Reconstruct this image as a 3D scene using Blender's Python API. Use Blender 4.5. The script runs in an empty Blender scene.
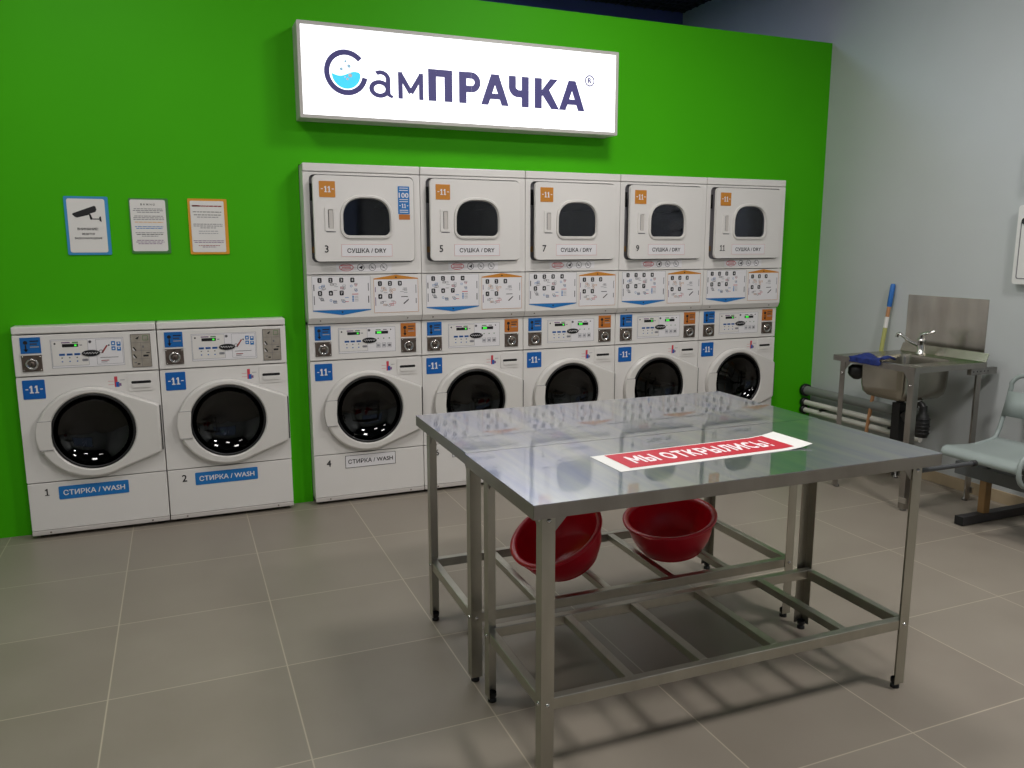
import bpy, math, random
from mathutils import Vector, Matrix
from mathutils.geometry import tessellate_polygon
PI = math.pi
random.seed(11)
SC = bpy.context.scene
COL = SC.collection

# ------------------------------------------------------------------ materials
def lin(c):
    c = c / 255.0
    return c / 12.92 if c <= 0.04045 else ((c + 0.055) / 1.055) ** 2.4
def rgb(r, g, b): return (lin(r), lin(g), lin(b), 1.0)
MATS = {}
def mat(name, col, rough=0.5, metal=0.0, emit=0.0, noise=0.0, nscale=8.0, spec=0.5, stretch=None, bump=0.0, rvar=0.0, coat=0.0):
    m = bpy.data.materials.new(name); m.use_nodes = True
    nt = m.node_tree; b = nt.nodes['Principled BSDF']
    b.inputs['Base Color'].default_value = rgb(*col)
    b.inputs['Roughness'].default_value = rough
    b.inputs['Metallic'].default_value = metal
    b.inputs['Specular IOR Level'].default_value = spec
    if coat: b.inputs['Coat Weight'].default_value = coat; b.inputs['Coat Roughness'].default_value = .08
    if emit:
        b.inputs['Emission Color'].default_value = rgb(*col)
        b.inputs['Emission Strength'].default_value = emit
    if noise or bump or rvar:
        tc = nt.nodes.new('ShaderNodeTexCoord'); mp = nt.nodes.new('ShaderNodeMapping')
        nt.links.new(tc.outputs['Object'], mp.inputs[0])
        if stretch: mp.inputs['Scale'].default_value = stretch
        n = nt.nodes.new('ShaderNodeTexNoise'); n.inputs['Scale'].default_value = nscale
        n.inputs['Detail'].default_value = 4
        nt.links.new(mp.outputs[0], n.inputs['Vector'])
        if noise:
            r = nt.nodes.new('ShaderNodeValToRGB')
            r.color_ramp.elements[0].position = .3; r.color_ramp.elements[1].position = .7
            c = rgb(*col)
            r.color_ramp.elements[0].color = tuple(max(0, x * (1 - noise)) for x in c[:3]) + (1,)
            r.color_ramp.elements[1].color = tuple(min(1, x * (1 + noise)) for x in c[:3]) + (1,)
            nt.links.new(n.outputs['Fac'], r.inputs[0]); nt.links.new(r.outputs[0], b.inputs['Base Color'])
        if rvar:
            mr = nt.nodes.new('ShaderNodeMapRange')
            mr.inputs[3].default_value = max(.01, rough - rvar); mr.inputs[4].default_value = rough + rvar
            nt.links.new(n.outputs['Fac'], mr.inputs[0]); nt.links.new(mr.outputs[0], b.inputs['Roughness'])
        if bump:
            bp = nt.nodes.new('ShaderNodeBump'); bp.inputs['Strength'].default_value = bump
            bp.inputs['Distance'].default_value = .01
            nt.links.new(n.outputs['Fac'], bp.inputs['Height']); nt.links.new(bp.outputs[0], b.inputs['Normal'])
    MATS[name] = m
    return m
mat('white', (222, 219, 215), .32, noise=.02, nscale=3)
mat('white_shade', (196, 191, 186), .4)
mat('ring', (214, 211, 206), .28)
mat('seam', (60, 58, 56), .7)
mat('black', (14, 14, 16), .4)
mat('ink', (22, 20, 24), .6)
mat('gasket', (16, 16, 18), .45)
mat('drum', (70, 72, 78), .38, metal=.9, noise=.2, nscale=30)
mat('drum_dark', (26, 27, 30), .45, metal=.6, noise=.3, nscale=30)
mat('blue', (0, 92, 172), .4)
mat('label_blue', (22, 112, 182), .4)
mat('hopper_blue', (0, 96, 170), .5)
mat('orange', (196, 128, 38), .45)
mat('hopper_orange', (184, 108, 36), .5)
mat('pale', (226, 224, 226), .5)
mat('pale_line', (150, 150, 156), .6)
mat('pink_line', (214, 160, 160), .6)
mat('grey_print', (120, 118, 122), .6)
mat('red_print', (196, 60, 74), .6)
mat('led', (60, 220, 60), .4, emit=.9)
mat('chrome', (200, 198, 194), .16, metal=1)
mat('coin_plate', (112, 100, 92), .36, metal=.8, noise=.2, nscale=40)
mat('info_metal', (168, 160, 148), .42, metal=.35, noise=.12, nscale=40)
mat('steel', (156, 152, 146), .34, metal=1, noise=.08, nscale=14, stretch=(1, 1, .3), rvar=.06)
mat('steel_inner', (130, 126, 120), .42, metal=1, noise=.1, nscale=14)
mat('basin_steel', (164, 160, 148), .27, metal=1, noise=.08, nscale=10)
mat('splash_steel', (196, 192, 182), .24, metal=1, noise=.22, nscale=3, stretch=(1, 3, .35), rvar=.08)
mat('leg_steel_lit', (176, 173, 162), .36, metal=1, noise=.08, nscale=14, stretch=(1, 1, .3), rvar=.06)  # lighter copy of steel: light reflected off legs and rack put into colour
mat('zinc', (140, 138, 134), .45, metal=.9, noise=.15, nscale=25)
mat('rubber', (10, 10, 11), .6)
mat('red_plastic', (206, 12, 40), .34, spec=.5)
mat('paper', (222, 220, 216), .6)
mat('banner_red', (186, 22, 48), .5)
mat('banner_white', (238, 226, 228), .55)
mat('navy_cloth', (16, 38, 104), .85, noise=.35, nscale=40, bump=.5)
mat('wood', (176, 128, 88), .6, noise=.15, nscale=20, stretch=(1, 1, .1))
mat('yellow_wrap', (172, 174, 104), .45)
mat('grip_blue', (44, 108, 184), .5)
mat('bench_paint', (146, 156, 153), .4, noise=.04, nscale=5)
mat('bench_beam', (88, 92, 92), .45)
mat('bench_foot', (66, 64, 66), .45, metal=.4)
mat('bench_post', (136, 104, 62), .5)
mat('pipe_dark', (52, 54, 56), .45)
mat('pipe_grey', (120, 122, 120), .5)
mat('pipe_white', (206, 204, 196), .4)
mat('plastic_black', (18, 18, 18), .45)
mat('sign_frame', (186, 184, 178), .4)
mat('sign_face', (250, 252, 255), .4, emit=1.25)
mat('sign_navy', (60, 56, 112), .5, emit=.32)
mat('sign_cyan', (60, 195, 240), .5, emit=.7)
mat('sign_bubble', (130, 165, 185), .5, emit=.7)
mat('poster_blue', (60, 140, 190), .4)
mat('poster_green', (70, 128, 62), .4)
mat('poster_orange', (214, 150, 40), .4)
mat('print_violet', (124, 92, 132), .6)
mat('print_red', (150, 60, 60), .6)
mat('skirting', (168, 150, 122), .45, noise=.08, nscale=8)
mat('device', (214, 214, 210), .35)
mat('lamp_body', (210, 210, 208), .5)
mat('lamp_diffuser', (255, 252, 245), .5, emit=3.0)
mat('navy_paint', (84, 86, 150), .8)
mat('ceiling_dark', (70, 70, 78), .8)
mat('grid_black', (44, 44, 50), .6)
mat('frame_grey', (90, 92, 94), .4)
mat('grey_wall', (184, 188, 188), .62, noise=.025, nscale=2.0, bump=.02)
mat('green_wall', (66, 172, 8), .55, noise=.03, nscale=1.5, spec=.12)

def glass_mat(name, tint, r=.03, refl=1.0):
    m = bpy.data.materials.new(name); m.use_nodes = True; nt = m.node_tree
    nt.nodes.clear()
    out = nt.nodes.new('ShaderNodeOutputMaterial'); mx = nt.nodes.new('ShaderNodeMixShader')
    tr = nt.nodes.new('ShaderNodeBsdfTransparent'); gl = nt.nodes.new('ShaderNodeBsdfGlossy')
    fr = nt.nodes.new('ShaderNodeFresnel'); fr.inputs[0].default_value = 1.5
    tr.inputs[0].default_value = tint + (1,)
    gl.inputs[0].default_value = (refl, refl, refl, 1); gl.inputs['Roughness'].default_value = r
    nt.links.new(fr.outputs[0], mx.inputs[0]); nt.links.new(tr.outputs[0], mx.inputs[1])
    nt.links.new(gl.outputs[0], mx.inputs[2]); nt.links.new(mx.outputs[0], out.inputs[0])
    MATS[name] = m
glass_mat('door_glass', (.045, .042, .045), .02)
glass_mat('dryer_glass', (.42, .44, .54), .05)
glass_mat('window_glass', (.9, .92, .95))

def table_material():
    m = mat('table_top', (150, 148, 146), .34, metal=1)
    nt = m.node_tree; b = nt.nodes['Principled BSDF']
    b.inputs['Coat Weight'].default_value = 1.0; b.inputs['Coat IOR'].default_value = 2.9
    tc = nt.nodes.new('ShaderNodeTexCoord'); mp = nt.nodes.new('ShaderNodeMapping')
    mp.inputs['Scale'].default_value = (5, .5, 1); mp.inputs['Rotation'].default_value = (0, 0, math.radians(-14))
    n = nt.nodes.new('ShaderNodeTexNoise'); n.inputs['Scale'].default_value = 3; n.inputs['Detail'].default_value = 4
    nt.links.new(tc.outputs['Object'], mp.inputs[0]); nt.links.new(mp.outputs[0], n.inputs['Vector'])
    mr = nt.nodes.new('ShaderNodeMapRange')
    mr.inputs[1].default_value = .35; mr.inputs[2].default_value = .7
    mr.inputs[3].default_value = .012; mr.inputs[4].default_value = .06
    nt.links.new(n.outputs['Fac'], mr.inputs[0]); nt.links.new(mr.outputs[0], b.inputs['Coat Roughness'])
    r = nt.nodes.new('ShaderNodeValToRGB')
    r.color_ramp.elements[0].position = .35; r.color_ramp.elements[1].position = .7
    r.color_ramp.elements[0].color = rgb(148, 150, 170); r.color_ramp.elements[1].color = rgb(178, 178, 173)
    nt.links.new(n.outputs['Fac'], r.inputs[0]); nt.links.new(r.outputs[0], b.inputs['Base Color'])
table_material()

def floor_material():
    m = mat('floor_tile', (150, 140, 126), .42); nt = m.node_tree; b = nt.nodes['Principled BSDF']
    N = nt.nodes.new; L = nt.links.new
    tc = N('ShaderNodeTexCoord'); sp = N('ShaderNodeSeparateXYZ'); L(tc.outputs['Object'], sp.inputs[0])
    def mth(op, a, bb=None):
        x = N('ShaderNodeMath'); x.operation = op
        for i, v in enumerate((a, bb)):
            if v is None: continue
            if isinstance(v, (int, float)): x.inputs[i].default_value = v
            else: L(v, x.inputs[i])
        return x.outputs[0]
    ds = []; fl = []
    for ax, off in ((0, .4862), (1, -1.891)):
        t = mth('DIVIDE', mth('SUBTRACT', sp.outputs[ax], off), .6)
        f = mth('FLOOR', mth('ADD', t, .5)); fl.append(mth('FLOOR', t))
        ds.append(mth('ABSOLUTE', mth('SUBTRACT', t, f)))
    d = mth('MULTIPLY', mth('MINIMUM', ds[0], ds[1]), .6)
    mask = N('ShaderNodeMapRange'); mask.inputs[1].default_value = .0014; mask.inputs[2].default_value = .0032
    mask.inputs[3].default_value = 1; mask.inputs[4].default_value = 0; L(d, mask.inputs[0])
    cb = N('ShaderNodeCombineXYZ'); L(fl[0], cb.inputs[0]); L(fl[1], cb.inputs[1])
    wn = N('ShaderNodeTexWhiteNoise'); wn.noise_dimensions = '3D'; L(cb.outputs[0], wn.inputs[0])
    n = N('ShaderNodeTexNoise'); n.inputs['Scale'].default_value = 3.5; n.inputs['Detail'].default_value = 8
    L(tc.outputs['Object'], n.inputs['Vector'])
    s = mth('ADD', mth('MULTIPLY', wn.outputs[0], .35), mth('MULTIPLY', n.outputs['Fac'], .65))
    r = N('ShaderNodeValToRGB'); L(s, r.inputs[0])
    r.color_ramp.elements[0].position = .2; r.color_ramp.elements[1].position = .8
    r.color_ramp.elements[0].color = rgb(129, 120, 109); r.color_ramp.elements[1].color = rgb(143, 135, 123)
    mx = N('ShaderNodeMixRGB'); L(mask.outputs[0], mx.inputs[0]); L(r.outputs[0], mx.inputs[1])
    mx.inputs[2].default_value = rgb(172, 162, 144); L(mx.outputs[0], b.inputs['Base Color'])
    mr = N('ShaderNodeMapRange'); mr.inputs[3].default_value = .36; mr.inputs[4].default_value = .5
    L(n.outputs['Fac'], mr.inputs[0]); L(mr.outputs[0], b.inputs['Roughness'])
floor_material()

# ------------------------------------------------------------------ mesh builder
TXT = {}
def text_tris(s, bold=0.0):
    key = (s, bold)
    if key in TXT: return TXT[key]
    c = bpy.data.curves.new('lettering', 'FONT'); c.body = s; c.size = 1.0; c.offset = bold; c.resolution_u = 2
    o = bpy.data.objects.new('lettering', c); COL.objects.link(o)
    bpy.context.view_layer.update()
    dg = bpy.context.evaluated_depsgraph_get(); ev = o.evaluated_get(dg); me = ev.to_mesh()
    vs = [(v.co.x, v.co.y) for v in me.vertices]; fs = [tuple(p.vertices) for p in me.polygons]
    ev.to_mesh_clear(); bpy.data.objects.remove(o); bpy.data.curves.remove(c)
    xs = [v[0] for v in vs]; ys = [v[1] for v in vs]
    TXT[key] = (vs, fs, min(xs), max(xs), min(ys), max(ys))
    return TXT[key]

def FR(x, y): return lambda u, v, w: (u, y - w, v)          # front-facing plane (towards -Y)
def eleven(mb, c, v, h, y, m):
    for s_ in (-1, 1):
        u = c + s_ * h * .30
        mb.rect(u - h * .10, u + h * .10, v, v + h, y, m)
        mb.rect(u - h * .23, u + h * .23, v, v + h * .14, y - .0002, m)
        mb.add([(u - h * .10, y - .0002, v + h), (u - h * .24, y - .0002, v + h * .80), (u - h * .24, y - .0002, v + h * .68), (u - h * .10, y - .0002, v + h * .74)], [(0, 1, 2, 3)], m)
class MB:
    def __init__(s, M=None): s.v = []; s.f = []; s.m = []; s.sm = []; s.mats = []; s.M = M or (lambda p: p)
    def mi(s, name):
        if name not in s.mats: s.mats.append(name)
        return s.mats.index(name)
    def add(s, vs, fs, m, smooth=False):
        o = len(s.v); s.v += [tuple(s.M(p)) for p in vs]; k = s.mi(m)
        for f in fs: s.f.append(tuple(o + i for i in f)); s.m.append(k); s.sm.append(smooth)
    def box(s, x0, x1, y0, y1, z0, z1, m):
        vs = [(x, y, z) for x in (x0, x1) for y in (y0, y1) for z in (z0, z1)]
        s.add(vs, [(0, 1, 3, 2), (4, 6, 7, 5), (0, 4, 5, 1), (2, 3, 7, 6), (0, 2, 6, 4), (1, 5, 7, 3)], m)
    def prism(s, loops, y0, y1, m, plane='xz', side=None, smooth_side=False):
        """loops: outer + holes in 2D; front at y0, back at y1"""
        mp = {'xz': lambda a, b, c: (a, c, b), 'xy': lambda a, b, c: (a, b, c), 'yz': lambda a, b, c: (c, a, b)}[plane]
        tr = tessellate_polygon([[Vector((a, b, 0)) for a, b in lp] for lp in loops])
        flat = [q for lp in loops for q in lp]; n = len(flat)
        s.add([mp(a, b, y0) for a, b in flat], [tuple(t) for t in tr], m)
        if y1 is None: return
        s.add([mp(a, b, y1) for a, b in flat], [tuple(reversed(t)) for t in tr], m)
        for lp in loops:
            k = len(lp)
            s.add([mp(a, b, y0) for a, b in lp] + [mp(a, b, y1) for a, b in lp],
                  [(i, (i + 1) % k, k + (i + 1) % k, k + i) for i in range(k)], side or m, smooth_side)
    def rings(s, rs, m, cap0=False, cap1=False, closed=False):
        """consecutive rings of equal point count"""
        k = len(rs[0]); vs = [p for r in rs for p in r]; fs = []
        R = len(rs)
        for j in range(R if closed else R - 1):
            for i in range(k):
                a = j * k + i; b = j * k + (i + 1) % k; c = ((j + 1) % R) * k + (i + 1) % k; d = ((j + 1) % R) * k + i
                fs.append((a, b, c, d))
        s.add(vs, fs, m, True)
        if cap0: s.add(list(rs[0]), [tuple(range(k))[::-1]], m)
        if cap1: s.add(list(rs[-1]), [tuple(range(k))], m)
    def tube(s, pts, r, m, k=12, cap=True):
        pts = [Vector(p) for p in pts]; rs = []; up = None
        for i, p in enumerate(pts):
            t = (pts[min(i + 1, len(pts) - 1)] - pts[max(i - 1, 0)]).normalized()
            if up is None:
                up = Vector((0, 0, 1)) if abs(t.z) < .9 else Vector((1, 0, 0))
            a = t.cross(up).normalized(); b = a.cross(t).normalized(); up = b
            rr = r[i] if isinstance(r, (list, tuple)) else r
            rs.append([tuple(p + a * (rr * math.cos(2 * PI * q / k)) + b * (rr * math.sin(2 * PI * q / k))) for q in range(k)])
        s.rings(rs, m, cap, cap)
    def lathe(s, prof, c, m, axis='y', k=48, cap1=False, cap0=False):
        """prof: (radius, offset along axis)"""
        rs = []
        for r, h in prof:
            ring = []
            for q in range(k):
                a = 2 * PI * q / k
                if axis == 'y': ring.append((c[0] + r * math.cos(a), c[1] + h, c[2] + r * math.sin(a)))
                elif axis == 'x': ring.append((c[0] + h, c[1] + r * math.cos(a), c[2] + r * math.sin(a)))
                else: ring.append((c[0] + r * math.cos(a), c[1] + r * math.sin(a), c[2] + h))
            rs.append(ring)
        s.rings(rs, m, cap0, cap1)
    def rect(s, u0, u1, v0, v1, y, m):
        s.add([(u0, y, v0), (u1, y, v0), (u1, y, v1), (u0, y, v1)], [(0, 1, 2, 3)], m)
    def frame(s, u0, u1, v0, v1, t, y, m):
        s.rect(u0, u1, v0, v0 + t, y, m); s.rect(u0, u1, v1 - t, v1, y, m)
        s.rect(u0, u0 + t, v0, v1, y, m); s.rect(u1 - t, u1, v0, v1, y, m)
    def text(s, txt, u0, u1, v0, v1, y, m, bold=.015, plane='xz', fit=True):
        """fit the writing into the box u0..u1, v0..v1"""
        vs, fs, a, b, c, d = text_tris(txt, 0)
        if txt == '11':
            m_ = (u0 + u1) / 2; s.text('1', m_ - .022, m_ - .002, v0, v1, y, m); s.text('1', m_ + .002, m_ + .022, v0, v1, y, m); return
        if txt == '1':
            h = v1 - v0; c_ = (u0 + u1) / 2; P = [(c_ - h * .02, v0), (c_ + h * .14, v0), (c_ + h * .14, v1), (c_ + h * .02, v1), (c_ - h * .22, v1 - h * .2), (c_ - h * .16, v1 - h * .32), (c_ - h * .02, v1 - h * .22)]
            Q = [(c_ - h * .22, v0), (c_ + h * .32, v0), (c_ + h * .32, v0 + h * .11), (c_ - h * .22, v0 + h * .11)]
            s.prism([P], y, None, m); s.prism([Q], y - .0001, None, m); return
        sx = (u1 - u0) / (b - a); sy = (v1 - v0) / (d - c)
        if not fit: sx = sy; u0 = (u0 + u1) / 2 - sx * (b - a) / 2
        P = [(u0 + (x - a) * sx, v0 + (z - c) * sy) for x, z in vs]
        if plane == 'xz':
            e = bold * .9 * sy
            for i_, (ex, ey) in enumerate(((0, 0), (e, 0), (-e, 0), (0, e), (0, -e))[:5 if bold else 1]): s.add([(p + ex, y - i_ * .00004, q + ey) for p, q in P], fs, m)
        elif plane == 'xy': s.add([(p, q, y) for p, q in P], fs, m)
        elif plane == 'yz': s.add([(y, -p, q) for p, q in P], fs, m)
    def build(s, name, parent=None, bevel=0, seg=2, solid=0):
        me = bpy.data.meshes.new(name); me.from_pydata(s.v, [], s.f)
        for q in s.mats: me.materials.append(MATS[q])
        me.polygons.foreach_set('material_index', s.m); me.polygons.foreach_set('use_smooth', s.sm)
        me.update()
        o = bpy.data.objects.new(name, me); COL.objects.link(o)
        if parent: o.parent = parent
        if bevel:
            b = o.modifiers.new('bevel', 'BEVEL'); b.width = bevel; b.segments = seg; b.limit_method = 'ANGLE'
            b.angle_limit = math.radians(50)
        return o

def rr(u0, u1, v0, v1, r, n=5):
    pts = []
    for cx, cy, a0 in ((u1 - r, v1 - r, 0), (u0 + r, v1 - r, PI / 2), (u0 + r, v0 + r, PI), (u1 - r, v0 + r, 1.5 * PI)):
        for i in range(n + 1):
            a = a0 + PI / 2 * i / n; pts.append((cx + r * math.cos(a), cy + r * math.sin(a)))
    return pts
def circ(cx, cy, r, n=48, ry=None): return [(cx + r * math.cos(2 * PI * i / n), cy + (ry or r) * math.sin(2 * PI * i / n)) for i in range(n)]
def thing(name, label, cat, loc=(0, 0, 0), rz=0, group=None):
    o = bpy.data.objects.new(name, None); COL.objects.link(o); o.empty_display_size = .05
    o.location = loc; o.rotation_euler = (0, 0, rz); o['label'] = label; o['category'] = cat
    if group: o['group'] = group
    return o
def tag(o, label, cat, group=None):
    o['label'] = label; o['category'] = cat
    if group: o['group'] = group
    return o
def struct(o): o['kind'] = 'structure'; return o
def dup_part(o, parent):
    c = o.copy(); COL.objects.link(c); c.parent = parent
    for ch in list(o.children): dup_part(ch, c)
    return c

# ------------------------------------------------------------------ dimensions
W = .6782
X1 = 1.4815
WS = .6768         # spacing of the stacked machines
YF = -.04           # washer fronts
YW = .055           # face of the green partition
WX = 5.328          # right wall
PH = 2.99           # partition height
CEIL = 3.67

# ------------------------------------------------------------------ setting
b = MB(); b.box(-1.8, WX + .2, -7.2, 2.1, -.12, 0, 'floor_tile'); struct(b.build('floor'))
b = MB(); b.box(WX, WX + .15, -7.2, 2.1, 0, CEIL + .2, 'grey_wall'); struct(b.build('wall_right'))
b = MB()
outer = [(-1.8, 0), (0, 0), (0, 1.134), (2 * W, 1.134), (2 * W, 0), (X1, 0), (X1, 1.997), (X1 + 5 * WS + .002, 1.997), (X1 + 5 * WS + .002, 0), (WX, 0), (WX, PH), (-1.8, PH)]
b.prism([outer], YW, YW + .12, 'green_wall'); struct(b.build('wall_front'))
b = MB(); b.box(-1.8, WX, 1.99, 2.1, 0, CEIL + .2, 'navy_paint'); struct(b.build('wall_back'))
b = MB(); b.box(-1.95, -1.8, -7.2, 2.1, 0, CEIL + .2, 'grey_wall'); struct(b.build('wall_left'))
b = MB()
b.prism([[(-1.8, 0), (WX, 0), (WX, CEIL + .2), (-1.8, CEIL + .2)], [(.2, .5), (.2, 2.6), (4.2, 2.6), (4.2, .5)]], -7.2, -7.05, 'grey_wall')
struct(b.build('wall_rear'))
b = MB()
for u0, u1, v0, v1 in ((.2, 4.2, .5, .56), (.2, 4.2, 2.54, 2.6), (.2, .26, .56, 2.54), (4.14, 4.2, .56, 2.54), (1.5, 1.56, .56, 2.54), (2.84, 2.9, .56, 2.54)):
    b.box(u0, u1, -7.16, -7.09, v0, v1, 'frame_grey')
wf = struct(b.build('window_1'))
b = MB(); b.box(.26, 4.14, -7.13, -7.12, .56, 2.54, 'window_glass'); b.build('pane', wf)
b = MB(); b.box(-1.8, WX, -7.2, 2.1, CEIL + .1, CEIL + .2, 'ceiling_dark'); struct(b.build('ceiling'))
b = MB()
x = 1.6
while x < WX: b.box(x, x + .012, YW + .15, 1.985, CEIL, CEIL + .045, 'grid_black'); x += .1
y = .25
while y < 1.98: b.box(1.6, WX, y, y + .012, CEIL, CEIL + .045, 'grid_black'); y += .1
struct(b.build('trim_1'))
b = MB(); b.box(WX - .012, WX, -7.0, YW, 0, .075, 'skirting'); struct(b.build('baseboard_right', bevel=.002))

# ------------------------------------------------------------------ washers
def arrow_hopper(mb, u0, v0, colour, y):
    """coloured coin instruction plate: a coin symbol, arrow and print"""
    mb.box(u0, u0 + .092, y - .004, y + .004, v0, v0 + .082, colour)
    f = y - .0046
    mb.prism([circ(u0 + .024, v0 + .056, .010, 14)], f, None, 'ink')
    mb.rect(u0 + .021, u0 + .028, v0 + .012, v0 + .044, f, 'ink')
    mb.add([(u0 + .014, f, v0 + .022), (u0 + .035, f, v0 + .022), (u0 + .0245, f, v0 + .006)], [(0, 1, 2)], 'ink')
    for k in range(3): mb.rect(u0 + .044, u0 + .084 - .008 * (k % 2), v0 + .060 - k * .015, v0 + .066 - k * .015, f, 'ink' if colour == 'hopper_blue' and k == 0 else 'pale_line' if k == 2 else 'seam')
def coin_unit(parent, u0, v0, y):
    mb = MB()
    mb.box(u0, u0 + .092, y - .006, y + .01, v0, v0 + .084, 'coin_plate')
    for du, dv in ((.007, .007), (.085, .007), (.007, .077), (.085, .077)):
        mb.lathe([(.004, 0), (.004, -.002), (.0, -.003)], (u0 + du, y - .006, v0 + dv), 'chrome', k=8)
    mb.rect(u0 + .04, u0 + .052, v0 + .074, v0 + .078, y - .0066, 'black')
    o = mb.build('coin_slot', parent, bevel=.0015)
    m2 = MB(); c = (u0 + .046, y - .006, v0 + .038)
    m2.lathe([(.030, 0), (.030, -.006), (.024, -.010), (.019, -.004), (.013, -.004)], c, 'chrome', k=28)
    m2.lathe([(.0135, -.002), (.0135, -.012), (.009, -.014), (.0, -.014)], c, 'coin_plate', k=20)
    m2.box(c[0] - .0015, c[0] + .0015, c[1] - .0148, c[1] - .013, c[2] - .007, c[2] + .007, 'black')
    m2.build('coin_button', o)
    return o

def washer_parts(root, top, stacked):
    """x local 0..W; front at YF"""
    g = .0025
    # cabinet: four sides, open to the front behind the panels
    mb = MB(); t = .02
    mb.box(g, g + t, YF + .018, .62, .03, top - .01, 'white'); mb.box(W - g - t, W - g, YF + .018, .62, .03, top - .01, 'white')
    mb.box(g, W - g, YF + .018, .62, .03, .05, 'white'); mb.box(g, W - g, .60, .62, .03, top - .01, 'white')
    mb.box(g, W - g, YF + .018, .62, top - .03, top - .01, 'white')
    mb.box(g + .01, W - g - .01, YF + .019, YF + .03, .03, top - .02, 'seam') if False else None
    mb.build('cabinet', root)
    # base rail and feet
    mb = MB(); mb.box(.03, W - .03, YF + .05, .6, .012, .03, 'black'); mb.build('base_frame', root)
    for fx in (.05, W - .05):
        for fy in (YF + .06, .56):
            mb = MB(); mb.lathe([(.0, 0), (.022, 0), (.022, .008), (.012, .014), (.012, .03)], (fx, fy, 0), 'rubber', 'z', 14)
            mb.build('foot', root)
    # lower panel
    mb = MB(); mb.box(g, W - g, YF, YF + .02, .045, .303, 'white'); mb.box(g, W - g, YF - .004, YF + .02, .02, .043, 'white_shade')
    for u in (.09, W - .09): mb.lathe([(.005, 0), (.004, -.003), (0, -.003)], (u, YF - .004, .032), 'coin_plate', k=8)
    mb.build('lower_panel', root, bevel=.003)
    # front panel with the drum opening
    hx, hz, hr = .339, .569, .202
    mb = MB(); mb.prism([rr(g, W - g, .309, .8715, .006), circ(hx, hz, hr)[::-1]], YF, YF + .02, 'white')
    mb.build('front_panel', root)
    # drum
    mb = MB()
    mb.lathe([(hr - .002, YF + .002), (hr - .012, YF + .03), (hr - .02, YF + .06), (hr - .004, YF + .07)], (hx, 0, hz), 'gasket')
    mb.lathe([(hr + .02, YF + .07), (hr + .03, YF + .10), (hr + .03, .42), (.0, .44)], (hx, 0, hz), 'drum_dark')
    dr = mb.build('drum', root)
    for k in range(3):
        a = PI / 2 + k * 2 * PI / 3 + .5; mb = MB()
        ca, sa = math.cos(a), math.sin(a)
        R0, R1 = hr + .03, hr - .035
        p = [(hx + R0 * ca - .03 * sa, hz + R0 * sa + .03 * ca), (hx + R0 * ca + .03 * sa, hz + R0 * sa - .03 * ca), (hx + R1 * ca, hz + R1 * sa)]
        mb.prism([p], YF + .11, .40, 'drum'); mb.build('drum_paddle', dr)
    # door: ring with hinge wing, tapered towards the hinge on the right
    C = [( .327 + .248 * math.cos(a), .560 + .240 * math.sin(a)) for a in [math.radians(-180 + 5 * i) for i in range(72)]]
    C = [(u, v) for u, v in C if not (u > .327 and False)]
    top_t = math.radians(66); bot_t = math.radians(-62)
    out = []
    a = top_t
    while a <= 2 * PI + bot_t + 1e-6:
        out.append((.334 + .262 * math.cos(a), .563 + .243 * math.sin(a))); a += math.radians(4)
    out += [(W - .02, .425), (W - .012, .434), (W - .012, .682), (W - .02, .692)]
    inner = circ(hx, hz, .205, 60)
    def shrink(ps, d):
        r_ = []
        for u, v in ps:
            du, dv = u - hx, v - hz; L_ = math.hypot(du, dv); r_.append((u - du / L_ * d, v - dv / L_ * d))
        return r_
    mb = MB()
    o2 = shrink(out, .012); i2 = circ(hx, hz, .211, 60)
    k = len(out)
    tr = tessellate_polygon([[Vector((a_, b_, 0)) for a_, b_ in o2], [Vector((a_, b_, 0)) for a_, b_ in i2[::-1]]])
    fl = o2 + i2[::-1]
    mb.add([(a_, YF - .034, b_) for a_, b_ in fl], [tuple(t_) for t_ in tr], 'ring')
    def strip(A, ya, B, yb, m):
        n_ = len(A); mb.add([(a_, ya, b_) for a_, b_ in A] + [(a_, yb, b_) for a_, b_ in B], [(i, (i + 1) % n_, n_ + (i + 1) % n_, n_ + i) for i in range(n_)], m, True)
    mid = shrink(out, .004)
    strip(out, YF - .004, out, YF - .020, 'ring'); strip(out, YF - .020, mid, YF - .030, 'ring'); strip(mid, YF - .030, o2, YF - .034, 'ring')
    strip(i2, YF - .034, inner, YF - .028, 'ring'); strip(inner, YF - .028, circ(hx, hz, .200, 60), YF - .012, 'ring')
    door = mb.build('door', root)
    # dark strip standing in for the shadow in the hinge gap
    mb = MB(); mb.box(W - .013, W - .007, YF - .024, YF - .002, .436, .682, 'seam'); mb.build('hinge_gap_shade', door)
    # glass bowl in its dark gasket ring
    mb = MB()
    mb.lathe([(.2045, YF - .020), (.201, YF - .029), (.194, YF - .031), (.190, YF - .026)], (hx, 0, hz), 'gasket', k=60)
    mb.build('door_gasket', door)
    mb = MB()
    mb.lathe([(.192, YF - .022), (.186, YF - .004), (.170, YF + .018), (.135, YF + .038), (.09, YF + .050), (.045, YF + .056), (.0, YF + .058)], (hx, 0, hz), 'door_glass', k=60)
    mb.build('door_glass', door)
    # handle plate at the left of the ring
    hp = [(.334 + .2625 * math.cos(t_), .563 + .2435 * math.sin(t_)) for t_ in [math.radians(161 + 38 * i / 8) for i in range(9)]]
    hp += [(.148, .486), (.144, .500), (.140, .56), (.146, .636), (.134, .642)]
    mb = MB(); mb.prism([hp], YF - .038, YF - .030, 'ring')
    for v in (.4875, .6405): mb.box(.082, .144, YF - .0386, YF - .036, v - .0012, v + .0012, 'grey_print')
    mb.build('door_handle', door)
    # detergent tray
    mb = MB()
    mb.prism([rr(.520, .646, .768, .864, .008), rr(.536, .634, .806, .822, .007)[::-1]], YF - .004, YF + .002, 'white')
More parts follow.
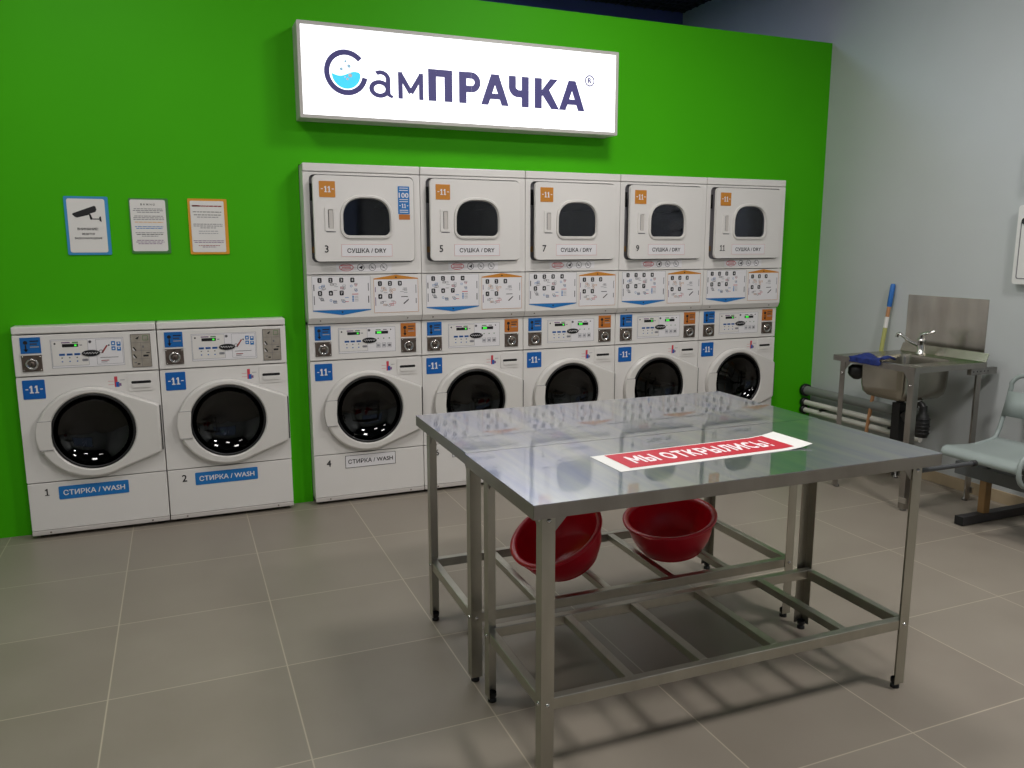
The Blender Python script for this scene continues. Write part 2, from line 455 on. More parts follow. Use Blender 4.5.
    mb.rect(.536, .634, .806, .822, YF - .0002, 'black')
    mb.prism([[(.540, .786), (.630, .786), (.634, .807), (.536, .807)]], YF - .009, YF - .002, 'white')
    mb.build('detergent_tray', root, bevel=.001)
    # little energy sticker
    mb = MB()
    yy = YF - .0008
    mb.rect(.455, .470, .795, .852, yy, 'red_print'); mb.rect(.462, .478, .795, .822, yy - .0002, 'blue')
    mb.rect(.474, .488, .800, .815, yy - .0003, 'print_violet'); mb.rect(.425, .452, .826, .829, yy, 'pink_line')
    mb.rect(.425, .452, .808, .811, yy, 'pink_line'); mb.rect(.482, .505, .830, .833, yy, 'pale_line')
    mb.build('sticker', root)
    # blue price tag
    mb = MB(); mb.prism([rr(.028, .130, .757, .857, .005)], YF - .002, YF, 'blue')
    eleven(mb, .080, .788, .040, YF - .0026, 'pale')
    mb.rect(.041, .053, .806, .811, YF - .0026, 'pale'); mb.rect(.107, .119, .806, .811, YF - .0026, 'pale')
    mb.build('price_tag', root)
    # control panel
    ctop = top if stacked else 1.092
    mb = MB(); mb.box(g, W - g, YF, YF + .02, .877, ctop - .003, 'white'); cp = mb.build('control_panel', root, bevel=.003)
    if not stacked:
        mb = MB(); mb.box(g, W - g, YF - .002, .62, 1.095, 1.133, 'white'); mb.build('top_cover', root, bevel=.006, seg=3)
    mb = MB(); arrow_hopper(mb, .037, .996, 'hopper_blue', YF); mb.box(.032, .134, YF - .007, YF, .987, .993, 'white'); mb.build('coin_instruction_plate', cp)
    coin_unit(cp, .037, .902, YF)
    y0 = YF - .001
    mb = MB()
    mb.rect(.172, .514, .912, 1.062, y0, 'pale'); mb.frame(.172, .514, .912, 1.062, .0018, y0 - .0002, 'pale_line')
    f = y0 - .0005
    mb.rect(.176, .345, .922, 1.056, f, 'white'); mb.frame(.176, .345, .922, 1.056, .0015, f - .0001, 'pale_line')
    mb.prism([circ(.192, 1.040, .005, 10)], f - .0003, None, 'ink')
    mb.rect(.222, .262, 1.041, 1.047, f - .0003, 'print_violet'); mb.rect(.272, .300, 1.041, 1.047, f - .0003, 'poster_green')
    mb.rect(.225, .300, 1.020, 1.037, f - .0003, 'black'); mb.rect(.282, .292, 1.024, 1.033, f - .0006, 'led')
    mb.rect(.306, .318, 1.026, 1.031, f - .0003, 'grey_print')
    for k in range(3):
        u = .208 + k * .035
        mb.rect(u, u + .027, .976, .987, f - .0003, 'blue'); mb.rect(u + .002, u + .024, .980, .983, f - .0005, 'ink')
        mb.rect(u + .009, u + .016, .962, .967, f - .0003, 'ink'); mb.rect(u + .009, u + .016, .942, .948, f - .0003, 'blue')
    mb.prism([rr(.312, .342, .942, .956, .006, 3)], f - .0003, None, 'pale_line')
    mb.rect(.318, .336, .946, .952, f - .0005, 'grey_print')
    mb.prism([circ(.355, 1.044, .008, 14)], f - .0003, None, 'grey_print'); mb.rect(.352, .359, 1.041, 1.047, f - .0005, 'ink')
    if stacked:
        mb.rect(.392, .470, 1.020, 1.037, f - .0003, 'black'); mb.rect(.402, .428, 1.023, 1.034, f - .0006, 'led')
        mb.rect(.395, .425, 1.042, 1.047, f - .0003, 'poster_green'); mb.rect(.440, .462, 1.042, 1.047, f - .0003, 'grey_print')
        mb.prism([circ(.486, 1.044, .004, 8)], f - .0003, None, 'ink')
        for k in range(3):
            u = .397 + k * .034
            mb.frame(u, u + .024, .938, .966, .002, f - .0003, 'pale_line'); mb.rect(u + .004, u + .020, .944, .958, f - .0002, 'grey_print' if k == 2 else 'pale_line')
            mb.rect(u + .008, u + .015, .990, .996, f - .0003, 'poster_green')
    else:
        mb.frame(.382, .508, .922, 1.056, .0015, f, 'pale_line')
        for k in range(2):
            for j in range(2):
                mb.rect(.455 + k * .026, .474 + k * .026, .994 + j * .026 - k * .004, 1.014 + j * .028 - k * .004, f - .0003, 'label_blue')
                mb.rect(.460 + k * .026, .469 + k * .026, 1.000 + j * .026, 1.007 + j * .028, f - .0005, 'pale')
        mb.add([(.405, f - .0003, .985), (.412, f - .0003, .980), (.438, f - .0003, 1.020), (.432, f - .0003, 1.024)], [(0, 1, 2, 3)], 'print_red')
        mb.prism([circ(.404, .990, .010, 12), circ(.404, .990, .007, 12)[::-1]], f - .0003, None, 'grey_print')
        mb.rect(.440, .447, 1.018, 1.026, f - .0003, 'ink')
        mb.rect(.398, .485, .956, .959, f - .0003, 'grey_print'); mb.rect(.402, .440, .940, .944, f - .0003, 'print_red')
        mb.rect(.402, .430, .932, .935, f - .0003, 'grey_print')
    mb.build('control_graphic', cp)
    # oval badge with script
    mb = MB(); mb.prism([circ(.356, .984, .043, 32, .0165)], YF - .005, YF, 'black')
    pts = [(.322 + .068 * t_ / 16, YF - .0056, .984 + .006 * math.sin(t_ * 2.1)) for t_ in range(17)]
    mb.tube(pts, .0014, 'pale', 4)
    mb.build('badge', cp)
    if stacked:
        mb = MB(); arrow_hopper(mb, .549, .996, 'hopper_orange', YF); mb.box(.544, .646, YF - .007, YF, .987, .993, 'white'); mb.build('coin_instruction_plate', cp)
        coin_unit(cp, .549, .902, YF)
    else:
        mb = MB(); mb.box(.549, .646, YF - .003, YF, .896, 1.075, 'info_metal')
        f = YF - .0035
        mb.frame(.549, .646, .896, 1.075, .002, f, 'seam')
        for k in range(1, 4): mb.rect(.555, .640, .896 + k * .044, .8975 + k * .044, f, 'grey_print')
        mb.rect(.597, .5985, .900, 1.030, f, 'grey_print')
        mb.add([(.572, f, 1.050), (.582, f, 1.058), (.592, f, 1.062), (.584, f, 1.046)], [(0, 1, 2, 3)], 'ink')
        for v in (.990, .950):
            mb.add([(.557, f, v + .014), (.563, f, v + .017), (.575, f, v - .002), (.570, f, v - .006)], [(0, 1, 2, 3)], 'ink')
            mb.add([(.555, f - .0002, v + .006), (.558, f - .0002, v + .010), (.566, f - .0002, v - .004), (.562, f - .0002, v - .006)], [(0, 1, 2, 3)], 'pale')
        mb.rect(.606, .632, .952, .962, f, 'ink'); mb.rect(.622, .638, .970, .975, f, 'ink'); mb.rect(.560, .572, .918, .924, f, 'grey_print'); mb.rect(.575, .588, .910, .917, f, 'ink')
        mb.rect(.610, .634, 1.045, 1.064, f, 'poster_green') if False else mb.frame(.608, .634, 1.040, 1.066, .002, f, 'poster_green')
        mb.rect(.604, .612, 1.0, 1.012, f, 'grey_print')
        mb.build('instruction_plate', cp)

def washer_writing(root, num, stacked):
    mb = MB(); w = .017 if len(num) == 1 else .036
    mb.text(num, .088 - w / 2, .088 + w / 2, .234, .272, YF - .0012, 'ink', .02, fit=False); mb.build('number', root)
    mb = MB()
    if stacked:
        mb.prism([rr(.186, .496, .212, .290, .003)], YF - .0015, YF, 'pale'); mb.frame(.186, .496, .212, .290, .003, YF - .0018, 'seam')
        mb.text('СТИРКА / WASH', .204, .478, .238, .264, YF - .0022, 'ink', .022)
    else:
        mb.prism([rr(.144, .482, .206, .278, .006)], YF - .0015, YF, 'label_blue')
        mb.text('СТИРКА / WASH', .166, .462, .228, .256, YF - .002, 'pale', .022)
    mb.build('name_label', root)

GS = 'front-loading washers standing without a dryer'
GK = 'front-loading washers under the dryers'
GD = 'tumble dryers stacked on the washers'
r1 = thing('washing_machine', 'white front-loading washer numbered 1, leftmost machine, standing alone without a dryer', 'washing machine', (0, 0, 0), group=GS)
washer_parts(r1, 1.133, False)
shared = list(r1.children)
r2 = thing('washing_machine', 'white front-loading washer numbered 2, without a dryer, right neighbour of washer 1', 'washing machine', (W, 0, 0), group=GS)
for ch in shared: dup_part(ch, r2)
washer_writing(r1, '1', False); washer_writing(r2, '2', False)
ws = []
wl = ['white front-loading washer numbered 4 under dryer 3, leftmost of the stacked washers',
      'white front-loading washer numbered 6 under dryer 5, its foot seen behind the table corner',
      'white front-loading washer under dryer 7, partly hidden by the steel table',
      'white front-loading washer under dryer 9, partly hidden by the steel table',
      'white front-loading washer under dryer 11, rightmost machine, beside the bare green wall']
for i in range(5):
    r = thing('washing_machine', wl[i], 'washing machine', (X1 + i * WS, 0, 0), group=GK)
    if i == 0:
        washer_parts(r, 1.092, True); shared = list(r.children)
    else:
        for ch in shared: dup_part(ch, r)
    ws.append(r)
for i, r in enumerate(ws): washer_writing(r, str(4 + 2 * i), True)

# ------------------------------------------------------------------ dryers (local z measured from the floor)
YD = YF - .03
def dryer_parts(root):
    g = .0025
    mb = MB(); t = .018; z0, z1 = 1.10, 1.990
    mb.box(g, g + t, YD + .018, .62, z0, z1, 'white'); mb.box(W - g - t, W - g, YD + .018, .62, z0, z1, 'white')
    mb.box(g, W - g, YD + .06, .62, z0, z0 + t, 'white'); mb.box(g, W - g, YD + .018, .62, z1 - t, z1, 'white')
    mb.box(g, W - g, .60, .62, z0, z1, 'white')
    mb.build('cabinet', root)
    mb = MB(); mb.box(g, W - g, YD - .003, YD + .03, 1.951, 1.996, 'white'); mb.build('top_trim', root, bevel=.005)
    # lower control panel, bevelled inwards at its foot
    mb = MB(); mb.prism([[(YD, 1.128), (YD, 1.373), (YD + .018, 1.373), (YD + .018, 1.128), (YF + .016, 1.094), (YF - .012, 1.094)]], g, W - g, 'white', plane='yz')
    for u in (.07, W - .09): mb.lathe([(.005, 0), (.004, -.003), (0, -.003)], (u, YD + .010, 1.112), 'coin_plate', k=8)
    cp = mb.build('control_panel', root)
    # front panel with recess behind the door
    mb = MB()
    wo = rr(.215, .490, 1.60, 1.80, .05)
    mb.prism([rr(g, W - g, 1.379, 1.948, .004), rr(.036, .639, 1.446, 1.935, .03)[::-1]], YD, YD + .018, 'white')
    mb.prism([rr(.030, .640, 1.440, 1.936, .03), rr(.10, .60, 1.53, 1.88, .12)[::-1]], YD + .030, YD + .034, 'grey_print')
    mb.build('front_panel', root)
    mb = MB()
    mb.box(.037, .062, YD + .012, YD + .030, 1.79, 1.885, 'black'); mb.box(.037, .060, YD + .012, YD + .030, 1.50, 1.535, 'bench_post')
    mb.box(.040, .056, YD + .014, YD + .030, 1.70, 1.79, 'grey_print')
    mb.box(.037, .060, YD + .026, YD + .030, 1.50, 1.885, 'grey_print'); mb.build('door_latch', root)
    mb = MB()
    mb.lathe([(.235, YD + .034), (.262, YD + .06), (.262, .5), (.25, .52), (.0, .52)], (.345, 0, 1.70), 'drum', k=56)
    dr = mb.build('drum', root)
    for k in range(3):
        a = .4 + k * 2 * PI / 3; ca, sa = math.cos(a), math.sin(a); mb = MB()
        p = [(.345 + .262 * ca - .03 * sa, 1.70 + .262 * sa + .03 * ca), (.345 + .262 * ca + .03 * sa, 1.70 + .262 * sa - .03 * ca), (.345 + .20 * ca, 1.70 + .20 * sa)]
        mb.prism([p], YD + .07, .5, 'drum'); mb.build('drum_paddle', dr)
    # door, ajar, hinged on the right
    HX = .632
    piv = bpy.data.objects.new('door', None)
    def win(e):
        pts = []
        u0, u1, v0, v1 = .212 - e, .484 + e, 1.598 - e, 1.806 + e
        r = .034 + e
        for cx, cy, a0 in ((u0 + r, v0 + r, PI), (u1 - r, v0 + r, 1.5 * PI)):
            for i in range(7): a = a0 + PI / 2 * i / 6; pts.append((cx + r * math.cos(a), cy + r * math.sin(a)))
        # arched top: superellipse from right shoulder to left shoulder
        cx = (u0 + u1) / 2; hw = (u1 - u0) / 2; zs = 1.690; hh = v1 - zs
        for i in range(25):
            a = PI * i / 24; c_, s_ = math.cos(a), math.sin(a)
            pts.append((cx + hw * math.copysign(abs(c_) ** .72, c_), zs + hh * abs(s_) ** .82))
        return pts
    ct, st = math.cos(math.radians(3.4)), math.sin(math.radians(3.4))
    def M(p):
        dx, dy = p[0] - HX, p[1] - (YD + .004)
        return (HX + dx * ct - dy * st, YD + .004 + dx * st + dy * ct, p[2])
    mb = MB(M)
    y0 = YD - .016
    mb.prism([rr(.046, .632, 1.452, 1.928, .026), win(.002)[::-1]], y0, YD + .004, 'white')
    door = mb.build('door', root, bevel=.003)
    bpy.data.objects.remove(piv)
    mb = MB(M)
    A, B, Cc, Dd = win(.020), win(.016), win(.006), win(.0)
    def strip(P, ya, Q, yb, m):
        n_ = len(P); mb.add([(a_, ya, b_) for a_, b_ in P] + [(a_, yb, b_) for a_, b_ in Q], [(i, (i + 1) % n_, n_ + (i + 1) % n_, n_ + i) for i in range(n_)], m, True)
    strip(A, y0, B, y0 - .009, 'ring'); strip(B, y0 - .009, Cc, y0 - .010, 'ring'); strip(Cc, y0 - .010, Dd, y0 + .004, 'ring')
    mb.build('window_frame', door)
    mb = MB(M); mb.prism([win(.001)], y0 + .006, y0 + .009, 'dryer_glass'); mb.build('window_glass', door)
    # recessed pull
    mb = MB(M)
    mb.prism([rr(.106, .160, 1.622, 1.754, .008), rr(.124, .154, 1.634, 1.742, .004)[::-1]], y0 - .005, y0, 'white')
    mb.rect(.124, .154, 1.634, 1.742, y0 - .0006, 'white_shade'); mb.rect(.124, .130, 1.640, 1.738, y0 - .0010, 'seam')  # shade inside the pull coloured in: duller floor, dark left strip
    mb.rect(.112, .166, 1.615, 1.620, y0 - .0010, 'grey_print')  # grey strip drawn as the shadow cast below the pull
    mb.build('door_handle', door, bevel=.002)
    mb = MB(M); mb.prism([rr(.080, .170, 1.808, 1.896, .003)], y0 - .002, y0, 'orange')
    eleven(mb, .1265, 1.835, .034, y0 - .0026, 'pale')
    mb.rect(.090, .102, 1.851, 1.856, y0 - .0026, 'pale'); mb.rect(.151, .163, 1.851, 1.856, y0 - .0026, 'pale')
    mb.build('price_tag', door)
    mb = MB(M); mb.prism([rr(.194, .494, 1.478, 1.548, .004)], y0 - .0012, y0, 'pale'); mb.frame(.194, .494, 1.478, 1.548, .002, y0 - .0016, 'pink_line')
    mb.text('СУШКА / DRY', .228, .458, 1.500, 1.525, y0 - .002, 'ink', .022)
    mb.build('name_label', door)
    # round symbols strip
    mb = MB(); f = YD - .001
    mb.rect(.170, .494, 1.392, 1.441, f, 'pale'); f -= .0004
    mb.prism([circ(.228, 1.416, .042, 24, .021), circ(.228, 1.416, .038, 24, .018)[::-1]], f, None, 'red_print')
    for k in range(3): mb.rect(.198 + .004 * (k % 2), .258 - .004 * (k % 2), 1.424 - k * .009, 1.428 - k * .009, f, 'red_print')
    for k in range(3):
        u = .312 + k * .068
        mb.prism([circ(u, 1.416, .021, 24), circ(u, 1.416, .018, 24)[::-1]], f, None, 'grey_print' if k else 'ink')
        if k == 0: mb.add([(u - .012, f, 1.414), (u + .012, f, 1.428), (u + .008, f, 1.404), (u - .002, f, 1.410)], [(0, 1, 2, 3)], 'ink')
        else:
            mb.add([(u - .011, f, 1.424), (u - .009, f, 1.427), (u + .011, f, 1.408), (u + .009, f, 1.405)], [(0, 1, 2, 3)], 'grey_print')
            mb.rect(u - .008, u + .006, 1.410, 1.414, f, 'grey_print')
    mb.build('symbol_strip', root)
    # instruction panels
    rnd = random.Random(5)
    def pictos(mb, cells, f, w, h, line):
        for u, v, ch in cells:
            mb.prism([rr(u, u + .024, v, v + .028, .005, 2)], f - .0002, None, 'black')
            mb.text(ch, u + .007, u + .017, v + .007, v + .021, f - .0005, 'pale', .02)
            bu, bv = u + .004, v - .048
            for q in range(5):
                a_, b_ = bu + rnd.uniform(0, w), bv + rnd.uniform(0, h)
                kind = rnd.choice((0, 0, 1, 2)); c_ = rnd.choice(('grey_print', 'grey_print', 'pale_line', line, 'red_print'))
                if kind == 0: mb.frame(a_, a_ + .018, b_, b_ + .011, .002, f - .0002, c_)
                elif kind == 1: mb.prism([circ(a_, b_, .007, 10), circ(a_, b_, .005, 10)[::-1]], f - .0002, None, c_)
                else: mb.rect(a_, a_ + .022, b_, b_ + .003, f - .0002, c_)
    mb = MB(); f = YD - .0010
    mb.rect(.028, .366, 1.172, 1.368, f, 'pale'); mb.frame(.028, .366, 1.172, 1.368, .002, f - .0003, 'pale_line')
    mb.add([(.028, f - .0004, 1.172), (.366, f - .0004, 1.172), (.366, f - .0004, 1.168), (.197, f - .0004, 1.142), (.028, f - .0004, 1.168)], [(0, 1, 2, 3, 4)], 'label_blue')
    mb.add([(.190, f - .0007, 1.163), (.204, f - .0007, 1.163), (.197, f - .0007, 1.152)], [(0, 1, 2)], 'ink')
    pictos(mb, [(.060, 1.330, '1'), (.122, 1.330, '2'), (.184, 1.330, '3'), (.248, 1.330, '4'), (.060, 1.256, '5'), (.122, 1.256, '6'), (.184, 1.256, '7')], f - .0003, .03, .034, 'label_blue')
    mb.rect(.256, .292, 1.260, 1.264, f - .0005, 'red_print')
    for k in range(4): mb.rect(.256, .266, 1.246 - k * .009, 1.252 - k * .009, f - .0005, 'label_blue'); mb.rect(.270, .292, 1.248 - k * .009, 1.250 - k * .009, f - .0005, 'grey_print')
    mb.rect(.036, .041, 1.205, 1.255, f - .0005, 'grey_print'); mb.rect(.036, .041, 1.285, 1.32, f - .0005, 'ink'); mb.rect(.350, .355, 1.21, 1.25, f - .0005, 'ink'); mb.rect(.350, .355, 1.28, 1.325, f - .0005, 'grey_print')
    mb.build('wash_instruction_panel', cp)
    mb = MB()
    mb.rect(.384, .654, 1.148, 1.350, f, 'pale'); mb.frame(.384, .654, 1.148, 1.350, .002, f - .0003, 'orange')
    mb.add([(.384, f - .0004, 1.344), (.654, f - .0004, 1.344), (.654, f - .0004, 1.350), (.519, f - .0004, 1.371), (.384, f - .0004, 1.350)], [(0, 1, 2, 3, 4)], 'orange')
    mb.add([(.512, f - .0007, 1.352), (.526, f - .0007, 1.352), (.519, f - .0007, 1.363)], [(0, 1, 2)], 'ink')
    pictos(mb, [(.410, 1.306, '1'), (.470, 1.306, '2'), (.530, 1.306, '3'), (.410, 1.230, '4'), (.470, 1.230, '5')], f - .0003, .034, .034, 'orange')
    mb.add([(.560, f - .0005, 1.20), (.566, f - .0005, 1.196), (.596, f - .0005, 1.222), (.592, f - .0005, 1.226)], [(0, 1, 2, 3)], 'ink')
    mb.rect(.548, .590, 1.238, 1.242, f - .0005, 'ink')
    mb.rect(.392, .396, 1.19, 1.24, f - .0005, 'print_violet'); mb.rect(.392, .396, 1.27, 1.30, f - .0005, 'print_violet')
    mb.rect(.638, .642, 1.20, 1.23, f - .0005, 'ink'); mb.rect(.638, .642, 1.26, 1.31, f - .0005, 'grey_print')
    mb.build('dry_instruction_panel', cp)
    return door, M, y0
dl = ['white tumble dryer numbered 3 with an extra blue price sticker, leftmost of the dryers',
      'white tumble dryer numbered 5, second dryer from the left',
      'white tumble dryer numbered 7, middle one of the five dryers',
      'white tumble dryer numbered 9, second dryer from the right',
      'white tumble dryer numbered 11, rightmost dryer, beside the bare green wall']
ds = []
for i in range(5):
    r = thing('tumble_dryer', dl[i], 'dryer', (X1 + i * WS, 0, 0), group=GD)
    if i == 0:
        door0, MD, yd0 = dryer_parts(r); shared = list(r.children)
    else:
        for ch in shared: dup_part(ch, r)
    ds.append(r)
for i, r in enumerate(ds):
    d = [c for c in r.children if c.name.split('.')[0] == 'door'][0]
    mb = MB(MD); n = str(3 + 2 * i); w = .020 if len(n) == 1 else .036
    mb.text(n, .110 - w / 2, .110 + w / 2, 1.502, 1.542, yd0 - .0012, 'ink', .015, fit=False); mb.build('number', d)
    if i == 0:
        mb = MB(MD); mb.prism([rr(.536, .606, 1.722, 1.880, .003)], yd0 - .0015, yd0, 'label_blue'); f = yd0 - .002
        mb.text('100', .542, .600, 1.815, 1.843, f, 'pale', .03); eleven(mb, .571, 1.757, .024, f, 'pale')
        mb.rect(.544, .553, 1.768, 1.772, f, 'pale'); mb.rect(.589, .598, 1.768, 1.772, f, 'pale')
        for v in (1.868, 1.855, 1.803, 1.791, 1.742, 1.731): mb.rect(.545, .597, v, v + .004, f, 'pale')
        mb.prism([rr(.540, .607, 1.690, 1.720, .002)], yd0 - .0015, yd0, 'hopper_orange')
        o = mb.build('price_sticker', d); o['label'] = 'blue sticker reading 100 with an orange strip below'

# ------------------------------------------------------------------ illuminated sign
SY = -.10
sg = thing('illuminated_sign', 'long white backlit box sign with navy lettering, on the green wall above the dryers', 'sign', (2.47, YW, 2.235))
def S(p): return (p[0] - 2.47, p[1] - YW, p[2] - 2.235)
su0, su1, sv0, sv1 = 1.482, 3.463, 2.233, 2.737
mb = MB(S); mb.prism([rr(su0, su1, sv0, sv1, .004, 2), rr(su0 + .018, su1 - .018, sv0 + .018, sv1 - .018, .003, 2)[::-1]], SY, YW - .002, 'sign_frame')
mb.box(su0 + .01, su1 - .01, YW - .01, YW - .002, sv0 + .01, sv1 - .01, 'sign_frame'); mb.build('frame', sg, bevel=.002)
mb = MB(S); mb.box(su0 + .018, su1 - .018, SY + .006, SY + .012, sv0 + .018, sv1 - .018, 'sign_face'); face = mb.build('face', sg)
f = SY + .0045
def arcring(cx, cz, r0, r1, a0, a1, n=48, rz=None):
    P = []; k = (rz or 1)
    for i in range(n + 1):
        a = math.radians(a0 + (a1 - a0) * i / n); P.append((cx + r1 * math.cos(a), cz + r1 * math.sin(a) * k))
    for i in range(n, -1, -1):
        a = math.radians(a0 + (a1 - a0) * i / n); P.append((cx + r0 * math.cos(a), cz + r0 * math.sin(a) * k))
    return P
lt = MB(S)
LN = [0]
def Lp(P, m='sign_navy', d=0):
    LN[0] = (LN[0] + 1) % 7; e = d + LN[0] * .00012; lt.add([(a_, f - e, b_) for a_, b_ in P], [tuple(t_) for t_ in tessellate_polygon([[Vector((a_, b_, 0)) for a_, b_ in P]])], m)
def LpH(o_, i_):
    fl = o_ + i_[::-1]; lt.add([(a_, f, b_) for a_, b_ in fl], [tuple(t_) for t_ in tessellate_polygon([[Vector((a_, b_, 0)) for a_, b_ in o_], [Vector((a_, b_, 0)) for a_, b_ in i_[::-1]]])], 'sign_navy')
def seg(a, b_, w):
    (x0, y0), (x1, y1) = a, b_; L_ = math.hypot(x1 - x0, y1 - y0); nx, ny = -(y1 - y0) / L_ * w / 2, (x1 - x0) / L_ * w / 2
    Lp([(x0 + nx, y0 + ny), (x0 - nx, y0 - ny), (x1 - nx, y1 - ny), (x1 + nx, y1 + ny)])
def qb(x0, x1, z0, z1): Lp([(x0, z0), (x1, z0), (x1, z1), (x0, z1)])
# C with flask liquid
Lp(arcring(1.742, 2.486, .092, .121, 42, 348))
zb, zt, xh = 2.367, 2.543, 2.512
# 'а'
LpH(circ(1.929, 2.412, .060, 40, .048), circ(1.929, 2.412, .033, 40, .0245)); qb(1.965, 1.991, 2.388, 2.470)
Lp(arcring(1.937, 2.466, .028, .054, 0, 128, 24, .86)); Lp(arcring(2.014, 2.392, .023, .049, 180, 255, 10, .55))
# 'м'
qb(2.036, 2.062, zb, xh); qb(2.158, 2.184, zb, xh); seg((2.046, xh - .008), (2.110, zb + .035), .028); seg((2.174, xh - .008), (2.110, zb + .035), .028)
# 'П'
qb(2.214, 2.262, zb, zt); qb(2.312, 2.360, zb, zt); qb(2.262, 2.312, zt - .040, zt)
# 'Р'
qb(2.401, 2.447, zb, zt); Lp(arcring(2.478, 2.487, .020, .057, -90, 90, 20)); qb(2.447, 2.478, 2.430, 2.467); qb(2.447, 2.478, 2.507, 2.544)
# 'А'
def bigA(u0, u1):
    c = (u0 + u1) / 2
    Lp([(u0, zb), (u0 + .046, zb), (c + .004, zt - .050), (c + .024, zt), (c - .024, zt)])
    Lp([(u1, zb), (u1 - .046, zb), (c - .004, zt - .050), (c - .024, zt), (c + .024, zt)])
    qb(u0 + .045, u1 - .045, zb + .034, zb + .066)
bigA(2.538, 2.716)
# 'Ч'
qb(2.800, 2.847, zb, zt); qb(2.716, 2.762, 2.480, zt)
Lp(arcring(2.776, 2.482, .014, .060, 180, 270, 14)); qb(2.776, 2.802, 2.422, 2.464)
# 'К'
qb(2.886, 2.934, zb, zt); Lp([(2.934, 2.440), (2.934, 2.476), (2.990, zt), (3.042, zt), (2.966, 2.458)])
Lp([(2.940, 2.470), (2.978, 2.486), (3.052, zb), (2.998, zb), (2.938, 2.446)])
bigA(3.050, 3.228)
# registered mark
LpH(circ(3.262, 2.552, .034, 36), circ(3.262, 2.552, .0265, 36)); qb(3.249, 3.257, 2.536, 2.569); Lp(arcring(3.260, 2.5595, .003, .0095, -90, 90, 8)); qb(3.256, 3.261, 2.562, 2.569); qb(3.256, 3.261, 2.550, 2.5565); seg((3.260, 2.554), (3.272, 2.537), .008)
lo = lt.build('lettering', face)
lt = MB(S)
P = []
for i in range(33):
    a = math.radians(180 + 180 * i / 32); P.append((1.742 + .080 * math.cos(a), 2.480 + .080 * math.sin(a)))
n = 20
for i in range(n + 1):
    t_ = i / n; P.append((1.822 - .160 * t_, 2.480 + .010 * math.sin(t_ * 2 * PI + .3) + .004 * math.cos(t_ * PI)))
Lp(P[:33] + P[34:-1], 'sign_cyan')
for cx, cz, r_ in ((1.740, 2.545, .007), (1.759, 2.521, .010), (1.716, 2.503, .009)): Lp(circ(cx, cz, r_, 16), 'sign_bubble')
for cx, cz, r_ in ((1.764, 2.472, .011), (1.748, 2.452, .007), (1.735, 2.462, .004)): Lp(circ(cx, cz, r_, 16), 'banner_white', .0015)
lo = lt.build('liquid_emblem', face); lo['label'] = 'cyan liquid with bubbles inside the round initial'
for u in (1.580, 1.905, 2.455, 3.320):
    mb = MB(S); mb.box(u, u + .045, SY + .03, YW - .001, sv1, sv1 + .004, 'pale'); mb.box(u, u + .045, YW - .006, YW - .002, sv1, sv1 + .022, 'pale')
    mb.lathe([(.005, 0), (.005, -.003), (0, -.003)], (u + .022, YW - .006, sv1 + .012), 'zinc', k=8)
    mb.build('mounting_bracket', sg)

# ------------------------------------------------------------------ notices
def notice(u0, u1, v0, v1, border, label, group=None):
    r = thing('wall_notice', label, 'notice', ((u0 + u1) / 2, YW, v0))
    M_ = lambda p: (p[0] - (u0 + u1) / 2, p[1] - YW, p[2] - v0)
    mb = MB(M_); mb.prism([rr(u0, u1, v0, v1, .006, 3)], YW - .006, YW - .0005, border); mb.build('backing', r)
    return r, M_
r, M_ = notice(.284, .490, 1.494, 1.795, 'poster_blue', 'blue-edged notice with a black security camera drawing, leftmost of the three wall notices')
mb = MB(M_); y = YW - .0075; mb.prism([rr(.297, .474, 1.506, 1.783, .010, 4)], y, YW - .006, 'paper'); f = y - .0006
mb.prism([[(.318, 1.702), (.326, 1.716), (.420, 1.750), (.430, 1.744), (.434, 1.728), (.428, 1.716), (.404, 1.708), (.394, 1.700), (.340, 1.686), (.330, 1.690)]], f, None, 'ink')
mb.prism([[(.316, 1.712), (.428, 1.754), (.430, 1.750), (.318, 1.707)]], f - .0002, None, 'paper')
mb.prism([[(.396, 1.704), (.404, 1.706), (.412, 1.682), (.444, 1.682), (.444, 1.677), (.408, 1.677), (.406, 1.674), (.401, 1.678)]], f, None, 'ink')
mb.prism([[(.444, 1.690), (.452, 1.694), (.454, 1.664), (.444, 1.670)]], f, None, 'ink')
mb.text('ВНИМАНИЕ!', .338, .434, 1.622, 1.634, f, 'ink', .03)
mb.text('ВЕДЕТСЯ', .358, .416, 1.596, 1.607, f, 'ink', .03); mb.text('ВИДЕОНАБЛЮДЕНИЕ', .322, .450, 1.574, 1.585, f, 'ink', .03)
mb.build('sheet', r)
def lines(mb, f, rows, c, seed):
    q = random.Random(seed)
    for v, w, m in rows:
        u = c - w / 2
        while u < c + w / 2:
            L_ = min(q.uniform(.008, .022), c + w / 2 - u); mb.rect(u, u + L_, v, v + .0035, f, m); u += L_ + .003
r, M_ = notice(.588, .782, 1.500, 1.792, 'poster_green', 'white notice with dense small print and dark green edge, middle of three notices')
mb = MB(M_); mb.prism([rr(.594, .768, 1.512, 1.784, .010, 4)], YW - .0075, YW - .006, 'paper'); f = YW - .0081
mb.text('В А Ж Н О', .646, .716, 1.754, 1.764, f, 'ink', .02)
rows = [(1.734, .14, 'grey_print'), (1.725, .15, 'grey_print'), (1.716, .11, 'grey_print'), (1.696, .14, 'grey_print'), (1.687, .15, 'grey_print'), (1.678, .15, 'grey_print'), (1.664, .14, 'poster_orange'),
        (1.640, .14, 'label_blue'), (1.631, .13, 'label_blue'), (1.608, .14, 'grey_print'), (1.599, .13, 'seam'), (1.590, .08, 'grey_print'), (1.568, .13, 'print_violet'), (1.559, .14, 'print_violet'), (1.550, .12, 'print_violet')]
lines(mb, f, rows, .682, 3); mb.build('sheet', r)
